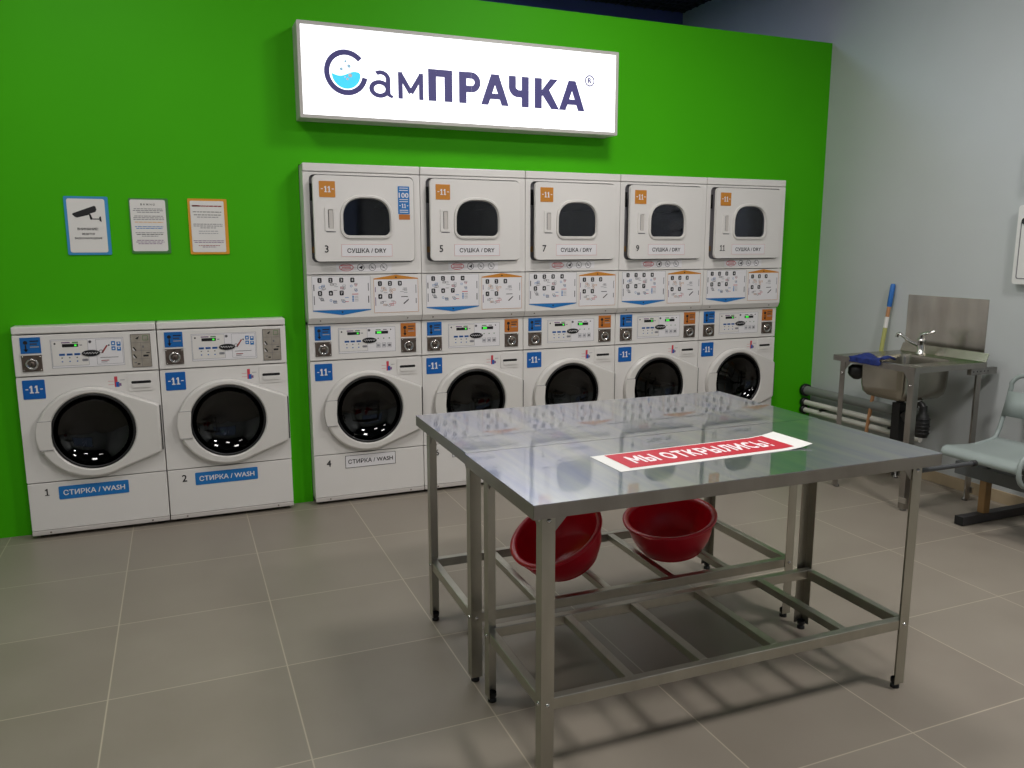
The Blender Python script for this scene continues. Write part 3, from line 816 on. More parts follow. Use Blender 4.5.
r, M_ = notice(.880, 1.083, 1.494, 1.795, 'poster_orange', 'orange-edged notice with small print, rightmost of the three wall notices')
mb = MB(M_); mb.prism([rr(.892, 1.066, 1.506, 1.783, .006, 4)], YW - .0075, YW - .006, 'paper'); f = YW - .0081
mb.rect(.902, .938, 1.752, 1.760, f, 'print_red')
rows = [(1.752, .15, 'print_red'), (1.755, .15, 'print_red'), (1.722, .15, 'seam'), (1.706, .14, 'seam'), (1.694, .11, 'grey_print'), (1.656, .15, 'grey_print'), (1.646, .15, 'grey_print'), (1.636, .08, 'grey_print'),
        (1.618, .10, 'pale_line'), (1.606, .10, 'pale_line'), (1.566, .16, 'print_violet'), (1.557, .15, 'print_violet'), (1.540, .11, 'print_red'), (1.532, .07, 'print_violet')]
lines(mb, f, rows, .979, 4); mb.build('sheet', r)

# ------------------------------------------------------------------ steel tables
TH = .857
def steel_table(TX0, TX1, y0, y1, slats, label, stub=False):
    cx, cy = (TX0 + TX1) / 2, (y0 + y1) / 2
    r = thing('steel_table', label, 'table', (cx, cy, 0), math.radians(-.9), group='stainless tables pushed together')
    M_ = lambda p: (p[0] - cx, p[1] - cy, p[2])
    mb = MB(M_); mb.box(TX0, TX1, y0, y1, TH - .003, TH, 'table_top')
    sk = .042
    mb.box(TX0, TX1, y0, y0 + .002, TH - sk, TH - .003, 'steel'); mb.box(TX0, TX1, y1 - .002, y1, TH - sk, TH - .003, 'steel')
    mb.box(TX0, TX0 + .002, y0, y1, TH - sk, TH - .003, 'steel'); mb.box(TX1 - .002, TX1, y0, y1, TH - sk, TH - .003, 'steel')
    mb.build('tabletop', r)
    mb = MB(M_)   # under-frame
    for yy in (y0 + .03, y1 - .05): mb.box(TX0 + .05, TX1 - .05, yy, yy + .02, TH - .035, TH - .004, 'steel_inner')
    mb.box(TX0 + .5, TX0 + .53, y0 + .05, y1 - .05, TH - .03, TH - .004, 'steel_inner'); mb.box(TX1 - .53, TX1 - .50, y0 + .05, y1 - .05, TH - .03, TH - .004, 'steel_inner')
    mb.build('under_frame', r)
    lx = (TX0 + (.038 if stub else .022), TX1 - .050); ly = (y0 + .030, y1 - .060); w = .040; t = .0025
    for ix, x in enumerate(lx):
        for iy, yy in enumerate(ly):
            if iy: yy += (-.018, .018)[ix]
            sx = 1 if ix == 0 else -1; sy = 1 if iy == 0 else -1
            mb = MB(M_)
            P = [(x, yy), (x + sx * w, yy), (x + sx * w, yy + sy * t), (x + sx * t, yy + sy * t), (x + sx * t, yy + sy * w), (x, yy + sy * w)]
            if sx * sy < 0: P = P[::-1]
            mb.prism([P], .020, TH - .004, 'leg_steel_lit', plane='xy')
            for hz in (.245, TH - .06):
                mb.lathe([(.007, 0), (.006, -.004 * sy), (0, -.005 * sy)], (x + sx * .02, yy - .0002 * sy, hz), 'chrome', 'y', 8)
                mb.lathe([(.007, 0), (.006, -.004 * sx), (0, -.005 * sx)], (x - .0002 * sx, yy + sy * .02, hz), 'chrome', 'x', 8)
            lg = mb.build('leg', r)
            mb = MB(M_); mb.lathe([(0, 0), (.015, 0), (.015, .010), (.010, .013), (.010, .018), (.015, .020), (.015, .034)], (x + sx * .019, yy + sy * .019, 0), 'rubber', 'z', 14)
            mb.build('foot', lg)
            # gusset at the top
            mb = MB(M_); X_ = x + sx * w
            mb.prism([[(X_, TH - .045), (X_ + sx * .045, TH - .045), (X_, TH - .095)][::sx]], yy + sy * .004, yy + sy * .007, 'steel')
            mb.build('gusset', lg); mb = MB(M_)
            mb.prism([[(yy + sy * w, TH - .045), (yy + sy * (w + .045), TH - .045), (yy + sy * w, TH - .095)]], x + sx * .004, x + sx * .007, 'steel', plane='yz')
            mb.build('gusset', lg)
    # shelf rack: four rails and slats
    a, b_ = lx[0] + .003, lx[1] - .003; c, d = ly[0] + .003, ly[1] - .003; zt, zb_ = .262, .226
    for (u0, u1, v0, v1) in ((a, b_, c, c + .028), (a, b_, d - .028, d)):
        mb = MB(M_); mb.box(u0, u1, v0, v1, zb_, zt, 'leg_steel_lit'); mb.build('shelf_rail', r, bevel=.002)
    for (u0, u1, v0, v1) in ((a, a + .028, c + .028, d - .028), (b_ - .028, b_, c + .028, d - .028)):
        mb = MB(M_); mb.box(u0, u1, v0, v1, zb_, zt, 'leg_steel_lit'); mb.build('shelf_rail', r, bevel=.002)
    for s_ in slats:
        mb = MB(M_); mb.box(s_ - .015, s_ + .015, c + .028, d - .028, zt - .028, zt - .001, 'leg_steel_lit'); mb.build('shelf_slat', r, bevel=.002)
    if stub:
        mb = MB(M_); mb.tube([(TX1 - .08, y0 + .05, .787), (TX1 + .222, y0 + .05, .787)], .0085, 'pipe_dark', 12)
        mb.lathe([(0, .0), (.011, .0), (.011, .018), (0, .02)], (TX1 + .206, y0 + .05, .787), 'rubber', 'x', 12)
        o = mb.build('rail_end', r); o['label'] = 'dark tube sticking out to the right with a black cap'
    return r
steel_table(1.662, 3.143, -2.3135, -1.660, (1.960, 2.242, 2.525, 2.785), 'stainless steel table nearer the washers, two red basins on its lower rack')
steel_table(1.646, 3.128, -2.903, -2.3165, (1.990, 2.255, 2.530, 2.815), 'stainless steel table nearest the camera with the red and white sheet on top', True)

# paper banner lying on the near table
mb = MB()
u0, u1, v0, v1 = 2.016, 2.778, -2.694, -2.500
cxp, cyp = 2.397, -2.6
N_ = 14
def ph(u): t_ = max(0, (u - 2.66) / .118); return TH + .0015 + .012 * t_ * t_
ang = math.radians(1.2)
def rotp(u, v, z): du, dv = u - cxp, v - cyp; return (du * math.cos(ang) - dv * math.sin(ang), du * math.sin(ang) + dv * math.cos(ang), z - TH)
r = thing('paper_banner', 'white paper sheet with red panel and white lettering lying flat on the near steel table', 'banner', (cxp, cyp, TH))
mb = MB()
top = []; bot = []
for i in range(N_ + 1):
    u = u0 + (u1 - u0) * i / N_
    for v in (v0, v1): top.append(rotp(u, v, ph(u))); bot.append(rotp(u, v, ph(u) - .001))
fs = [(2 * i, 2 * i + 2, 2 * i + 3, 2 * i + 1) for i in range(N_)]
mb.add(top, fs, 'paper', True); mb.add(bot, [q[::-1] for q in fs], 'paper', True)
n_ = len(top)
mb.add(top + bot, [(2 * i, n_ + 2 * i, n_ + 2 * i + 2, 2 * i + 2) for i in range(N_)] + [(2 * i + 1, 2 * i + 3, n_ + 2 * i + 3, n_ + 2 * i + 1) for i in range(N_)] + [(0, 1, n_ + 1, n_), (2 * N_, n_ + 2 * N_, n_ + 2 * N_ + 1, 2 * N_ + 1)], 'paper')
pb = mb.build('sheet', r)
mb = MB()
q0, q1, w0, w1 = 2.064, 2.718, -2.672, -2.508
tp = []
for i in range(13):
    u = q0 + (q1 - q0) * i / 12
    for v in (w0, w1): tp.append(rotp(u, v, ph(u) + .0006))
mb.add(tp, [(2 * i, 2 * i + 2, 2 * i + 3, 2 * i + 1) for i in range(12)], 'banner_red')
mb.build('red_panel', pb)
mb = MB()
T_ = .21          # stroke thickness; letters in a unit-high box
def st(a, b, t=T_):
    (x0, y0), (x1, y1) = a, b; L_ = math.hypot(x1 - x0, y1 - y0); nx, ny = -(y1 - y0) / L_ * t / 2, (x1 - x0) / L_ * t / 2
    return [(x0 + nx, y0 + ny), (x0 - nx, y0 - ny), (x1 - nx, y1 - ny), (x1 + nx, y1 + ny)]
def bar(x0, x1, y0, y1): return [(x0, y0), (x1, y0), (x1, y1), (x0, y1)]
def bow(cx, cy, rx, ry, a0, a1, t=T_, n=14):
    P = [(cx + rx * math.cos(math.radians(a0 + (a1 - a0) * k / n)), cy + ry * math.sin(math.radians(a0 + (a1 - a0) * k / n))) for k in range(n + 1)]
    Q = [(cx + (rx - t) * math.cos(math.radians(a0 + (a1 - a0) * k / n)), cy + (ry - t) * math.sin(math.radians(a0 + (a1 - a0) * k / n))) for k in range(n, -1, -1)]
    return [[P[k], P[k + 1], Q[n - k - 1], Q[n - k]] for k in range(n)]
def soft(x): return [bar(x, x + T_, 0, 1), bar(x + T_, x + .40, .40, .60), bar(x + T_, x + .40, 0, .20)] + bow(x + .40, .30, .28, .30, -90, 90, .20)
LET = {
 'М': (.98, [bar(0, T_, 0, 1), bar(.77, .98, 0, 1), st((.12, .93), (.49, .32)), st((.86, .93), (.49, .32))]),
 'Ы': (.98, soft(0) + [bar(.77, .98, 0, 1)]),
 'О': (.96, bow(.48, .5, .48, .5, 0, 360, T_, 28)),
 'Т': (.78, [bar(0, .78, .8, 1), bar(.285, .495, 0, .8)]),
 'К': (.82, [bar(0, T_, 0, 1), st((.18, .45), (.70, .95)), st((.26, .55), (.72, .04))]),
 'Р': (.74, [bar(0, T_, 0, 1), bar(T_, .44, .80, 1), bar(T_, .44, .34, .54)] + bow(.44, .67, .30, .33, -90, 90, .20)),
 'Л': (.88, [bar(.67, .88, 0, 1), bar(.24, .67, .8, 1), bar(.24, .44, .35, .8), st((.34, .4), (.12, .06), .2), bar(0, .14, 0, .18)]),
 'И': (.88, [bar(0, T_, 0, 1), bar(.67, .88, 0, 1), st((.14, .14), (.74, .86))]),
 'С': (.82, bow(.48, .5, .48, .5, 48, 312, T_, 22)),
 'Ь': (.70, soft(0)),
 '!': (.24, [bar(.02, .22, .32, 1), bar(.02, .22, 0, .2)]),
}
tx0, tx1, ty0, ty1 = 2.110, 2.672, -2.632, -2.550
msg = 'МЫ ОТКРЫЛИСЬ!'; tot = sum((LET[ch][0] + .16) if ch != ' ' else .38 for ch in msg) - .16
cur = 0; k_ = 0
for ch in msg:
    if ch == ' ': cur += .38; continue
    for P in LET[ch][1]:
        k_ += 1
        Q = [(tx0 + (cur + x) / tot * (tx1 - tx0), ty0 + y * (ty1 - ty0)) for x, y in P]
        mb.add([rotp(u, v, ph(u) + .0010 + (k_ % 5) * .00002) for u, v in Q], [(0, 1, 2, 3)], 'banner_white')
    cur += LET[ch][0] + .16
mb.build('lettering', pb)

# ------------------------------------------------------------------ red basins on the far table's rack
RACK = [(s_ - .015, s_ + .015, -2.3, -1.73) for s_ in (1.960, 2.242, 2.525, 2.785)] + [(1.6, 3.2, -2.29, -2.25), (1.6, 3.2, -1.755, -1.72)]
FARC = Vector((2.399, -1.98675, 0)); FROT = Matrix.Rotation(math.radians(.9), 4, 'Z')
def tolocal(q): return FROT @ (q - FARC) + FARC
def basin(name, label, loc, rot):
    r = thing(name, label, 'basin', loc, group='red plastic basins under the table')
    r.rotation_euler = rot
    mb = MB(); R = .190; H = .150; rb = .130
    prof = [(0, .004), (rb - .012, .004), (rb, .0), (rb + .006, .006)]
    for i in range(1, 11):
        t_ = i / 10; prof.append((rb + .006 + (R - .022 - rb) * (1 - (1 - t_) ** 1.7), .006 + (H - .008) * t_))
    prof += [(R - .010, H - .022), (R - .006, H - .006), (R + .006, H), (R + .010, H - .006), (R + .004, H + .004), (R - .006, H + .003), (R - .014, H - .004)]
    prof = [(0, .0035), (rb - .012, .0035), (rb - .010, 0), (rb, 0)]
    for i in range(0, 11):
        t_ = i / 10; prof.append((rb + (R - .012 - rb) * (1 - (1 - t_) ** 2.5), .004 + (H - .012) * t_))
    prof += [(R + .002, H - .012), (R + .008, H - .010), (R + .009, H - .002), (R + .003, H + .001), (R - .010, H - .002)]
    for i in range(10, -1, -1):
        t_ = i / 10; prof.append((rb - .003 + (R - .013 - rb) * (1 - (1 - t_) ** 2.5), .008 + (H - .014) * t_))
    prof.append((0, .0075))
    mb.lathe(prof, (0, 0, 0), 'red_plastic', 'z', 64)
    mb.build('bowl', r)
    Mx = Matrix.Translation(loc) @ r.rotation_euler.to_matrix().to_4x4(); lift = -9
    for p in mb.v:
        q = tolocal(Mx @ Vector(p))
        for bx in RACK:
            if bx[0] < q.x < bx[1] and bx[2] < q.y < bx[3]: lift = max(lift, .2625 - q.z)
    for f_ in mb.f:
        cs = [tolocal(Mx @ Vector(mb.v[i])) for i in f_]; q = sum(cs, Vector()) / len(cs)
        for bx in RACK:
            if bx[0] < q.x < bx[1] and bx[2] < q.y < bx[3]: lift = max(lift, .2625 - q.z)
    print('LIFT', label[:20], lift)
    r.location.z += lift
    for s_ in (0, 1):
        mb = MB(); a0 = PI * s_ + .6
        A_ = [a0 - .28 + .56 * i / 10 for i in range(11)]
        mb.prism([[((R + .004) * math.cos(a), (R + .004) * math.sin(a)) for a in A_] + [((R + .020 - .012 * abs(i - 5) / 5) * math.cos(A_[i]), (R + .020 - .012 * abs(i - 5) / 5) * math.sin(A_[i])) for i in range(10, -1, -1)]], H - .010, H - .002, 'red_plastic', plane='xy')
        mb.build('rim_grip', r)
    return r
def axis_rot(nx, ny, nz):
    return Vector((0, 0, 1)).rotation_difference(Vector((nx, ny, nz)).normalized()).to_euler()
basin('plastic_basin', 'steeply tilted red plastic basin on the table rack, left one of the two', (2.215, -1.960, .215), axis_rot(-.47, -.12, .87))
basin('plastic_basin', 'slightly tilted red plastic basin on the table rack, right one of the two', (2.700, -1.985, .215), axis_rot(-.17, -.08, .97))

# ------------------------------------------------------------------ sink
sk = thing('utility_sink', 'stainless steel sink on angle legs against the grey wall, left of the bench', 'sink', (4.93, -1.17, 0))
def K(p): return (p[0] - 4.93, p[1] + 1.17, p[2])
sx0, sx1, sy0, sy1, sh = 4.635, 5.215, -1.485, -.865, .855
bx0, bx1, by0, by1 = 4.675, 5.085, -1.375, -1.02
mb = MB(K)
hole = rr(bx0, bx1, by0, by1, .05)
mb.prism([[(sx0, sy0), (sx1, sy0), (sx1, sy1), (sx0, sy1)], hole[::-1]], sh - .002, sh, 'basin_steel', plane='xy')
for q in ((sx0, sx1, sy0, sy0 + .002), (sx0, sx1, sy1 - .002, sy1), (sx0, sx0 + .002, sy0, sy1), (sx1 - .002, sx1, sy0, sy1)):
    mb.box(q[0], q[1], q[2], q[3], sh - .035, sh - .002, 'steel')
mb.prism([[(sx1 - .012, sh), (sx1 - .008, sh), (sx1 + .012, sh + .048), (sx1 + .008, sh + .048)]], sy0, sy1, 'basin_steel', plane='xz') if False else None
mb.add([(sx1 - .01, sy0, sh), (sx1 - .01, sy1, sh), (sx1 + .012, sy1, sh + .05), (sx1 + .012, sy0, sh + .05)], [(0, 1, 2, 3)], 'basin_steel')
mb.add([(sx1 - .006, sy0, sh), (sx1 - .006, sy1, sh), (sx1 + .015, sy1, sh + .05), (sx1 + .015, sy0, sh + .05)], [(3, 2, 1, 0)], 'basin_steel')
mb.build('counter', sk)
mb = MB(K)
rings = []
for e, z in ((0, sh - .001), (.004, sh - .02), (.008, sh - .16), (.016, sh - .205), (.035, sh - .228), (.07, sh - .238)):
    rings.append([(a, b_, z) for a, b_ in rr(bx0 + e, bx1 - e, by0 + e, by1 - e, .05)])
mb.rings(rings, 'basin_steel', cap1=True)
bo = mb.build('bowl', sk)
mb = MB(K); mb.lathe([(.0, .002), (.03, .002), (.036, .0), (.036, -.012), (.02, -.02), (.02, -.05)], (4.90, -1.28, sh - .237), 'chrome', 'z', 20); mb.build('drain', bo)
mb = MB(K)  # siphon
sxx, syy = 4.905, -1.335
mb.lathe([(.0, .0), (.034, 0), (.040, .02), (.042, .10), (.036, .13), (.024, .15), (.022, .19)], (sxx, syy, .395), 'plastic_black', 'z', 20)
mb.tube([(sxx, syy, .50), (sxx + .05, syy + .03, .50), (sxx + .10, syy + .09, .49), (sxx + .2, syy + .17, .47), (sxx + .40, syy + .34, .46)], .021, 'plastic_black', 12)
for k in range(5): mb.lathe([(.021, -.003), (.025, 0), (.021, .003)], (sxx, syy, .44 + k * .02), 'plastic_black', 'z', 16) if False else mb.lathe([(.042, -.004), (.046, 0), (.042, .004)], (sxx, syy, .42 + k * .022), 'plastic_black', 'z', 18)
mb.tube([(sxx, syy, .57), (sxx, syy + .01, .59), (4.90, -1.285, .605), (4.90, -1.28, .62)], .019, 'plastic_black', 10); mb.build('siphon', sk)
mb = MB(K)  # waste pipe cluster on its left
mb.box(4.90, 4.96, -1.17, -1.11, .15, .57, 'plastic_black'); mb.tube([(4.93, -1.14, .56), (4.93, -1.14, .615)], .022, 'plastic_black')
mb.lathe([(.030, -.02), (.034, -.015), (.034, .015), (.030, .02)], (4.90, -1.23, .50), 'plastic_black', 'x', 16, cap0=True, cap1=True)
mb.tube([(4.90, -1.23, .50), (4.93, -1.15, .50)], .018, 'plastic_black')
mb.build('waste_pipe', sk)
for (x, y, sx_, sy_) in ((sx0 + .012, sy0 + .012, 1, 1), (sx0 + .012, sy1 - .05, 1, -1), (sx1 - .02, sy0 + .012, -1, 1), (sx1 - .02, sy1 - .05, -1, -1)):
    mb = MB(K); w = .040; t = .0025
    P = [(x, y), (x + sx_ * w, y), (x + sx_ * w, y + sy_ * t), (x + sx_ * t, y + sy_ * t), (x + sx_ * t, y + sy_ * w), (x, y + sy_ * w)]
    if sx_ * sy_ < 0: P = P[::-1]
    mb.prism([P], .012, sh - .004, 'steel', plane='xy')
    mb.lathe([(.008, 0), (.007, -.005), (0, -.006)], (x - .001 * sx_, y + sy_ * .02, sh - .11), 'chrome', 'x', 8)
    lg = mb.build('leg', sk)
    mb = MB(K)
    mb.box(x - .006, x + .006 + sx_ * .0, y + sy_ * .004 - .02, y + sy_ * .004 + .03, .05, .085, 'chrome'); mb.lathe([(0, 0), (.018, 0), (.018, .010), (.008, .014), (.008, .06)], (x + sx_ * .018, y + sy_ * .018, 0), 'zinc', 'z', 12)
    mb.build('foot', lg)
    mb = MB(K); yy = y + sy_ * w
    mb.prism([[(yy, sh - .036), (yy + sy_ * .04, sh - .036), (yy, sh - .085)]], x + sx_ * .002, x + sx_ * .005, 'steel', plane='yz'); mb.build('gusset', lg)
mb = MB(K)
mb.box(sx1 - .13, sx1 + .085, sy0 - .004, sy0 + .024, sh - .072, sh - .034, 'zinc')
for k in range(5): mb.lathe([(.005, 0), (.004, -.0005), (0, -.0005)], (sx1 - .11 + k * .03, sy0 - .004, sh - .052), 'plastic_black', 'y', 8)
mb.build('wall_bracket', sk)
# splash panel: standing on the counter against the wall
mb = MB()
mb.box(0, .004, -.30, .285, 0, .355, 'splash_steel')
o = mb.build('splash_panel', bevel=.001); o.location = (WX - .0045, -1.078, .860); o.rotation_euler = (0, math.radians(0), 0)
tag(o, 'plain stainless steel splash sheet on the grey wall behind the sink tap', 'panel')
# faucet
mb = MB(K)
fx, fy = 5.135, -1.085
mb.lathe([(0, .0), (.030, 0), (.028, .010), (.021, .016), (.021, .075), (.024, .085), (.024, .10), (.0, .105)], (fx, fy, sh), 'chrome', 'z', 20)
ft = mb.build('faucet', sk)
mb = MB(K)
mb.tube([(fx, fy, sh + .05), (fx - .03, fy + .05, sh + .075), (fx - .05, fy + .11, sh + .115), (fx - .055, fy + .125, sh + .125), (fx - .058, fy + .135, sh + .118), (fx - .06, fy + .138, sh + .100)], .010, 'chrome', 12); mb.build('spout', ft)
mb = MB(K); mb.tube([(fx, fy, sh + .10), (fx - .01, fy, sh + .125), (fx + .04, fy - .06, sh + .150)], [.018, .014, .008], 'chrome', 12); mb.build('tap_lever', ft)
# cloth over the sink's left front
mb = MB()
n1, n2 = 14, 12
def cl(i, j):
    t_ = i / n1; s_ = j / n2
    y = -1.235 + .225 * s_
    L_ = t_ * .27
    if L_ < .13: x = 4.76 - L_; z = .866 + .012 * math.sin(s_ * 9 + t_ * 4) + .006 * math.sin(t_ * 14)
    else: x = 4.626 - .012 * abs(math.sin(s_ * 8)); z = .866 - (L_ - .13) * (.25 + .0 * s_)
    if L_ < .13 and t_ > .35: z += .006
    return (x, y + .01 * math.sin(t_ * 6), z)
vs = [cl(i, j) for i in range(n1 + 1) for j in range(n2 + 1)]
fs = [(i * (n2 + 1) + j, (i + 1) * (n2 + 1) + j, (i + 1) * (n2 + 1) + j + 1, i * (n2 + 1) + j + 1) for i in range(n1) for j in range(n2)]
mb.add(vs, fs, 'navy_cloth', True)
o = mb.build('cleaning_cloth'); md = o.modifiers.new('s', 'SOLIDIFY'); md.thickness = .010; md.offset = 1
tag(o, 'dark blue rag lying over the front left edge of the steel sink', 'cloth')
o = MB()
o.rings([[(4.715 + a * .045 * q, -.985 + b_ * .06 * q, .80 - k * .018) for a, b_ in circ(0, 0, 1, 16)] for k, q in enumerate((.55, 1.0, .95, 1.0, .8, .35))], 'plastic_black', True, True)
o = o.build('hanging_rag'); tag(o, 'black bundled rag hanging under the left edge of the steel sink', 'rag')

# broom handle leaning behind the sink
bh = thing('broom_handle', 'wooden broom handle with blue grip leaning on the grey wall behind the sink', 'broom', (5.23, -.66, 0))
P0, P1 = Vector((5.215, -.60, .03)), Vector((WX - .018, -.672, 1.28))
def on(t_): return tuple(P0 + (P1 - P0) * t_ - Vector((5.23, -.66, 0)))
mb = MB(); mb.tube([on(0), on(.885)], .013, 'wood', 12); mb.build('shaft', bh)
mb = MB(); mb.tube([on(.875), on(.88), on(.99), on(1)], [.013, .0165, .0165, .012], 'grip_blue', 12); mb.build('grip', bh)
mb = MB(); mb.tube([on(.62), on(.76)], .0145, 'yellow_wrap', 12); mb.tube([on(.76), on(.82)], .0146, 'paper', 12); o = mb.build('wrapper', bh); o['label'] = 'yellow wrapper with white end on the shaft'
mb = MB(); mb.box(-.03, .03, -.16, .16, 0, .035, 'wood'); mb.build('head', bh, bevel=.004)

# ------------------------------------------------------------------ pipes along the right wall
def pipe(z, r_, x, m, label, y1=-1.04):
    t = thing('wall_pipe', label, 'pipe', (x, -.5, z), group='pipes low on the grey wall')
    mb = MB(); mb.tube([(0, YW - .0 + .5 - .01, 0), (0, y1 + .5, 0)], r_, m, 16); mb.build('tube', t)
    mb = MB(); mb.lathe([(r_ + .001, 0), (r_ + .014, 0), (r_ + .014, .03), (r_ + .001, .034)], (0, YW + .5 - .036, 0), 'plastic_black', 'y', 18); mb.build('collar', t)
pipe(.432, .034, WX - .070, 'pipe_grey', 'thick grey pipe low on the grey wall, topmost of the three')
pipe(.338, .020, WX - .075, 'pipe_white', 'white pipe low on the grey wall, middle of the three')
pipe(.278, .020, WX - .075, 'pipe_white', 'white pipe low on the grey wall, lowest of the three')
for o_, (yy) in enumerate((-.16, -.80)):
    mb = MB(); mb.box(WX - .10, WX - .012, yy - .008, yy + .008, .30, .316, 'plastic_black'); o = mb.build('pipe_clip')
    tag(o, ('black pipe clip on the grey wall near the green partition', 'black pipe clip on the grey wall below the sink')[o_], 'clip', 'pipe clips')

# ------------------------------------------------------------------ bench
bn = thing('waiting_bench', 'grey painted steel bench with tubular frame standing along the grey wall', 'bench', (4.9, -2.312, 0))
def B(p): return (p[0] - 4.9, p[1] + 2.3, p[2])
SZ = .440
def foot_assembly(y):
    mb = MB(B); mb.box(4.735, 5.29, y - .025, y + .025, .004, .052, 'bench_foot')
    for x in (4.7355, 5.2885): mb.box(x - .002, x + .002, y - .0262, y + .0262, .003, .053, 'rubber')
    ft = mb.build('foot', bn, bevel=.002)
    mb = MB(B); mb.box(4.90, 4.95, y - .02, y + .02, .052, .24, 'bench_post'); o = mb.build('post', bn, bevel=.003); o['label'] = 'brownish upright post'
foot_assembly(-1.755); foot_assembly(-3.1)
mb = MB(B); mb.box(4.895, 4.955, -3.3, -1.575, .238, .312, 'bench_beam'); mb.build('beam', bn, bevel=.003)
def seat(y1, y0):
    # seat sheet, front edge rolled down
    mb = MB(B); prof = []
    pr = [(4.680, SZ - .052), (4.681, SZ - .030), (4.690, SZ - .012), (4.712, SZ), (4.76, SZ - .004), (4.88, SZ - .012), (5.0, SZ - .010), (5.07, SZ + .002), (5.10, SZ + .014)]
    ys = [y0, y0 + .01, (y0 + y1) / 2, y1 - .01, y1]
    vs = []; 
    for y in ys:
        e = 0 if y in (y0, y1) else 0
        for x, z in pr: vs.append((x, y, z))
    n_ = len(pr)
    fs = [(i * n_ + j, i * n_ + j + 1, (i + 1) * n_ + j + 1, (i + 1) * n_ + j) for i in range(4) for j in range(n_ - 1)]
    mb.add(vs, fs, 'bench_paint', True)
    o = mb.build('seat', bn); md = o.modifiers.new('s', 'SOLIDIFY'); md.thickness = .004
    # back frame loop
    mb = MB(B)
    a, c = y1 - .012, y0 + .012
    up = [(5.06, SZ - .004), (5.10, SZ + .012), (5.125, SZ + .06), (5.165, SZ + .195), (5.19, SZ + .30)]
    pts = [(4.90, a, SZ - .025)] + [(x, a, z) for x, z in up]
    rr_ = .07
    for k in range(1, 7):
        t_ = PI / 2 * k / 6; pts.append((5.18 + .018 * math.sin(t_), a - rr_ * (1 - math.cos(t_)), SZ + .30 + rr_ * math.sin(t_)))
    for k in range(0, 7):
        t_ = PI / 2 * k / 6; pts.append((5.198 - .018 * (1 - math.cos(t_)), c + rr_ * (1 - math.sin(t_)), SZ + .30 + rr_ * math.cos(t_)))
    pts += [(x, c, z) for x, z in up[::-1]] + [(4.90, c, SZ - .025)]
    mb.tube(pts, .0125, 'bench_paint', 10); mb.build('back_frame', bn)
    mb = MB(B)
    vs = []
    for j in range(9):
        y = a + (c - a) * j / 8; bow = .018 * math.sin(PI * j / 8)
        vs += [(5.131 + bow, y, SZ + .135), (5.171 + bow, y, SZ + .275)]
    mb.add(vs, [(2 * i, 2 * i + 1, 2 * i + 3, 2 * i + 2) for i in range(8)], 'bench_paint', True)
    o = mb.build('backrest', bn); md = o.modifiers.new('s', 'SOLIDIFY'); md.thickness = .003
    for yy in (y1 - .12, y0 + .12):
        mb = MB(B); mb.tube([(4.76, yy, SZ - .020), (4.83, yy, SZ - .035), (4.925, yy, .312)], .010, 'bench_beam', 8); mb.build('seat_support', bn)
for k in range(3): seat(-1.645 - k * .53, -2.105 - k * .53)
for k in range(2):
    y = -2.13 - k * .53
    mb = MB(B)
    pts = [(4.925, y, .30), (4.80, y, .33), (4.72, y, .33)]
    for i in range(0, 9): t_ = PI * i / 8; pts.append((4.71 - .07 * math.sin(t_), y, .415 - .085 * math.cos(t_)))
    pts += [(4.78, y, .50), (4.95, y, .49), (5.06, y, .47)]
    mb.tube(pts, .0125, 'bench_paint', 10); mb.build('armrest', bn)

# ------------------------------------------------------------------ wall devices at the right edge
def device(z0, z1, y1, label):
    t = thing('wall_panel', label, 'panel', (WX, y1 - .11, z0))
    M_ = lambda p: (p[0] - WX, p[1] - (y1 - .11), p[2] - z0)
    mb = MB(M_); mb.prism([rr(y1 - .22, y1, z0, z1, .018)], WX - .045, WX - .0005, 'device', plane='yz'); mb.build('housing', t, bevel=.004)
    mb = MB(M_); mb.prism([rr(y1 - .205, y1 - .022, z0 + .03, z1 - .09, .012), rr(y1 - .200, y1 - .027, z0 + .035, z1 - .095, .010)[::-1]], WX - .047, WX - .045, 'grey_print', plane='yz'); mb.build('cover_outline', t)
    return t, M_
t, M_ = device(1.318, 1.765, -1.535, 'tall white plastic box on the grey wall at the right edge, lower one')
mb = MB(M_); mb.prism([circ(-1.58, 1.675, .018, 16)], WX - .052, WX - .045, 'plastic_black', plane='yz'); mb.build('button', t)
device(1.865, 2.10, -1.565, 'white plastic box on the grey wall at the right edge, upper one')

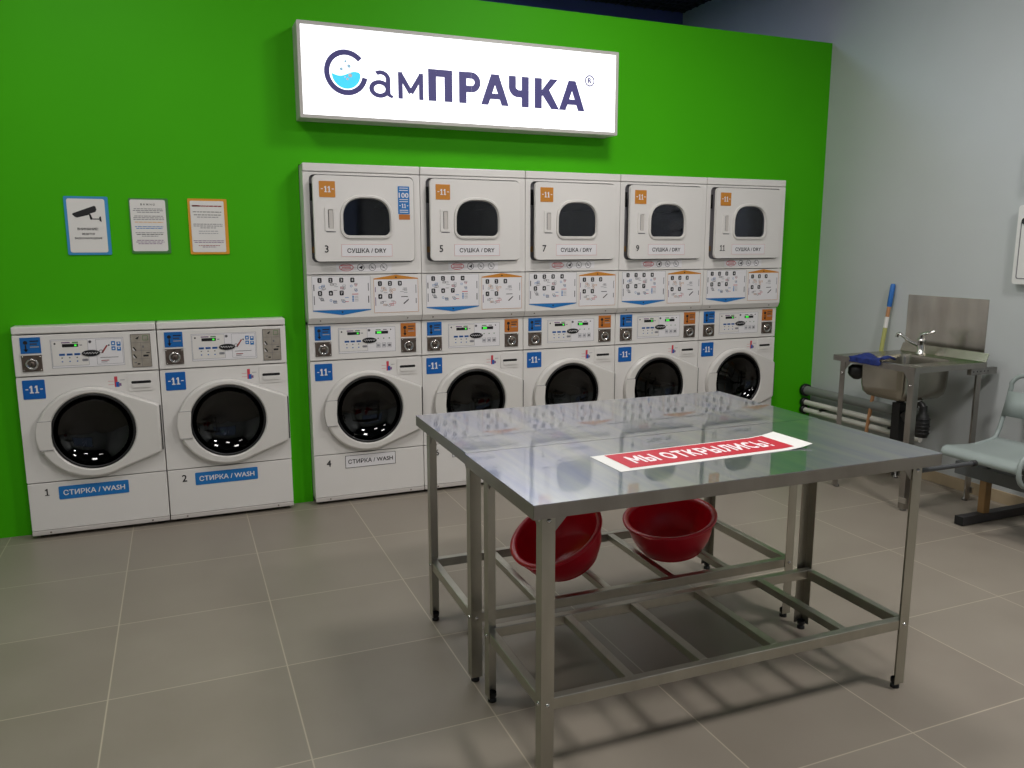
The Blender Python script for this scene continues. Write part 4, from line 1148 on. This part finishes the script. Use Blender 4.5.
# ------------------------------------------------------------------ ceiling lamps (panels hung in the ceiling)
LP = [(3.9, -4.1, 74), (1.5, -4.1, 28), (-.6, -3.6, 8), (.3, -1.6, 23), (3.1, -1.6, 36), (2.9, .9, 24)]  # last lamp is added out of view to cast bluish light behind the partition
lab = ['square ceiling panel lamp towards the front right', 'square ceiling panel lamp in the front middle', 'square ceiling panel lamp towards the left wall', 'square ceiling panel lamp over the floor before the two lone washers', 'square ceiling panel lamp between the sign and the far table', 'added panel lamp, out of view behind the green partition, lending bluish light']
for (x, y, p), lb in zip(LP, lab):
    t = thing('ceiling_lamp', lb, 'lamp', (x, y, CEIL - .03), group='ceiling panel lamps')
    mb = MB(); mb.prism([rr(-.3, .3, -.3, .3, .01), rr(-.28, .28, -.28, .28, .01)[::-1]], -.02, .06, 'lamp_body', plane='xy'); mb.box(-.28, .28, -.28, .28, .03, .06, 'lamp_body'); mb.build('housing', t)
    mb = MB(); mb.box(-.28, .28, -.28, .28, -.006, 0, 'lamp_diffuser'); mb.build('diffuser', t)
    for k in range(4):
        mb = MB(); sx_, sy_ = ((-.2, -.2), (.2, -.2), (-.2, .2), (.2, .2))[k]; mb.tube([(sx_, sy_, .06), (sx_, sy_, .13)], .003, 'zinc', 6); mb.build('hanger', t)
    L = bpy.data.lights.new('panel_light', 'AREA'); L.shape = 'SQUARE'; L.size = .54; L.energy = p; L.color = (1.0, .965, .94) if y < 0 else (.42, .58, 1)
    lo = bpy.data.objects.new('panel_light', L); COL.objects.link(lo); lo.location = (x, y, CEIL - .05)
# glow of the sign face
L = bpy.data.lights.new('sign_light', 'AREA'); L.shape = 'RECTANGLE'; L.size = 1.9; L.size_y = .42; L.energy = 14; L.color = (.92, .97, 1)
lo = bpy.data.objects.new('sign_light', L); COL.objects.link(lo); lo.location = (2.47, SY - .02, 2.485); lo.rotation_euler = (math.radians(-90), 0, 0)

# ------------------------------------------------------------------ world, camera, view
w = bpy.data.worlds.new('world'); SC.world = w; w.use_nodes = True
bg = w.node_tree.nodes['Background']; bg.inputs[0].default_value = (.62, .74, 1, 1); bg.inputs[1].default_value = .35
cam = bpy.data.cameras.new('camera'); co = bpy.data.objects.new('camera', cam); COL.objects.link(co)
cam.sensor_width = 36; cam.lens = 802.486 / 1024 * 36; cam.clip_start = .05
R_ = Vector((0.92407127, -0.38221907, -0.00093174)); U_ = Vector((0.06594162, 0.15702155, 0.98539126)); F_ = Vector((0.37648902, 0.9106332, -0.17030325))
m = Matrix((R_, U_, -F_)).transposed().to_4x4(); m.translation = Vector((.8035, -4.7674, 1.5414)); co.matrix_world = m
SC.camera = co
SC.view_settings.view_transform = 'Standard'; SC.view_settings.look = 'None'; SC.view_settings.gamma = 1; SC.view_settings.use_curve_mapping = False
SC.view_settings.exposure = 0.0
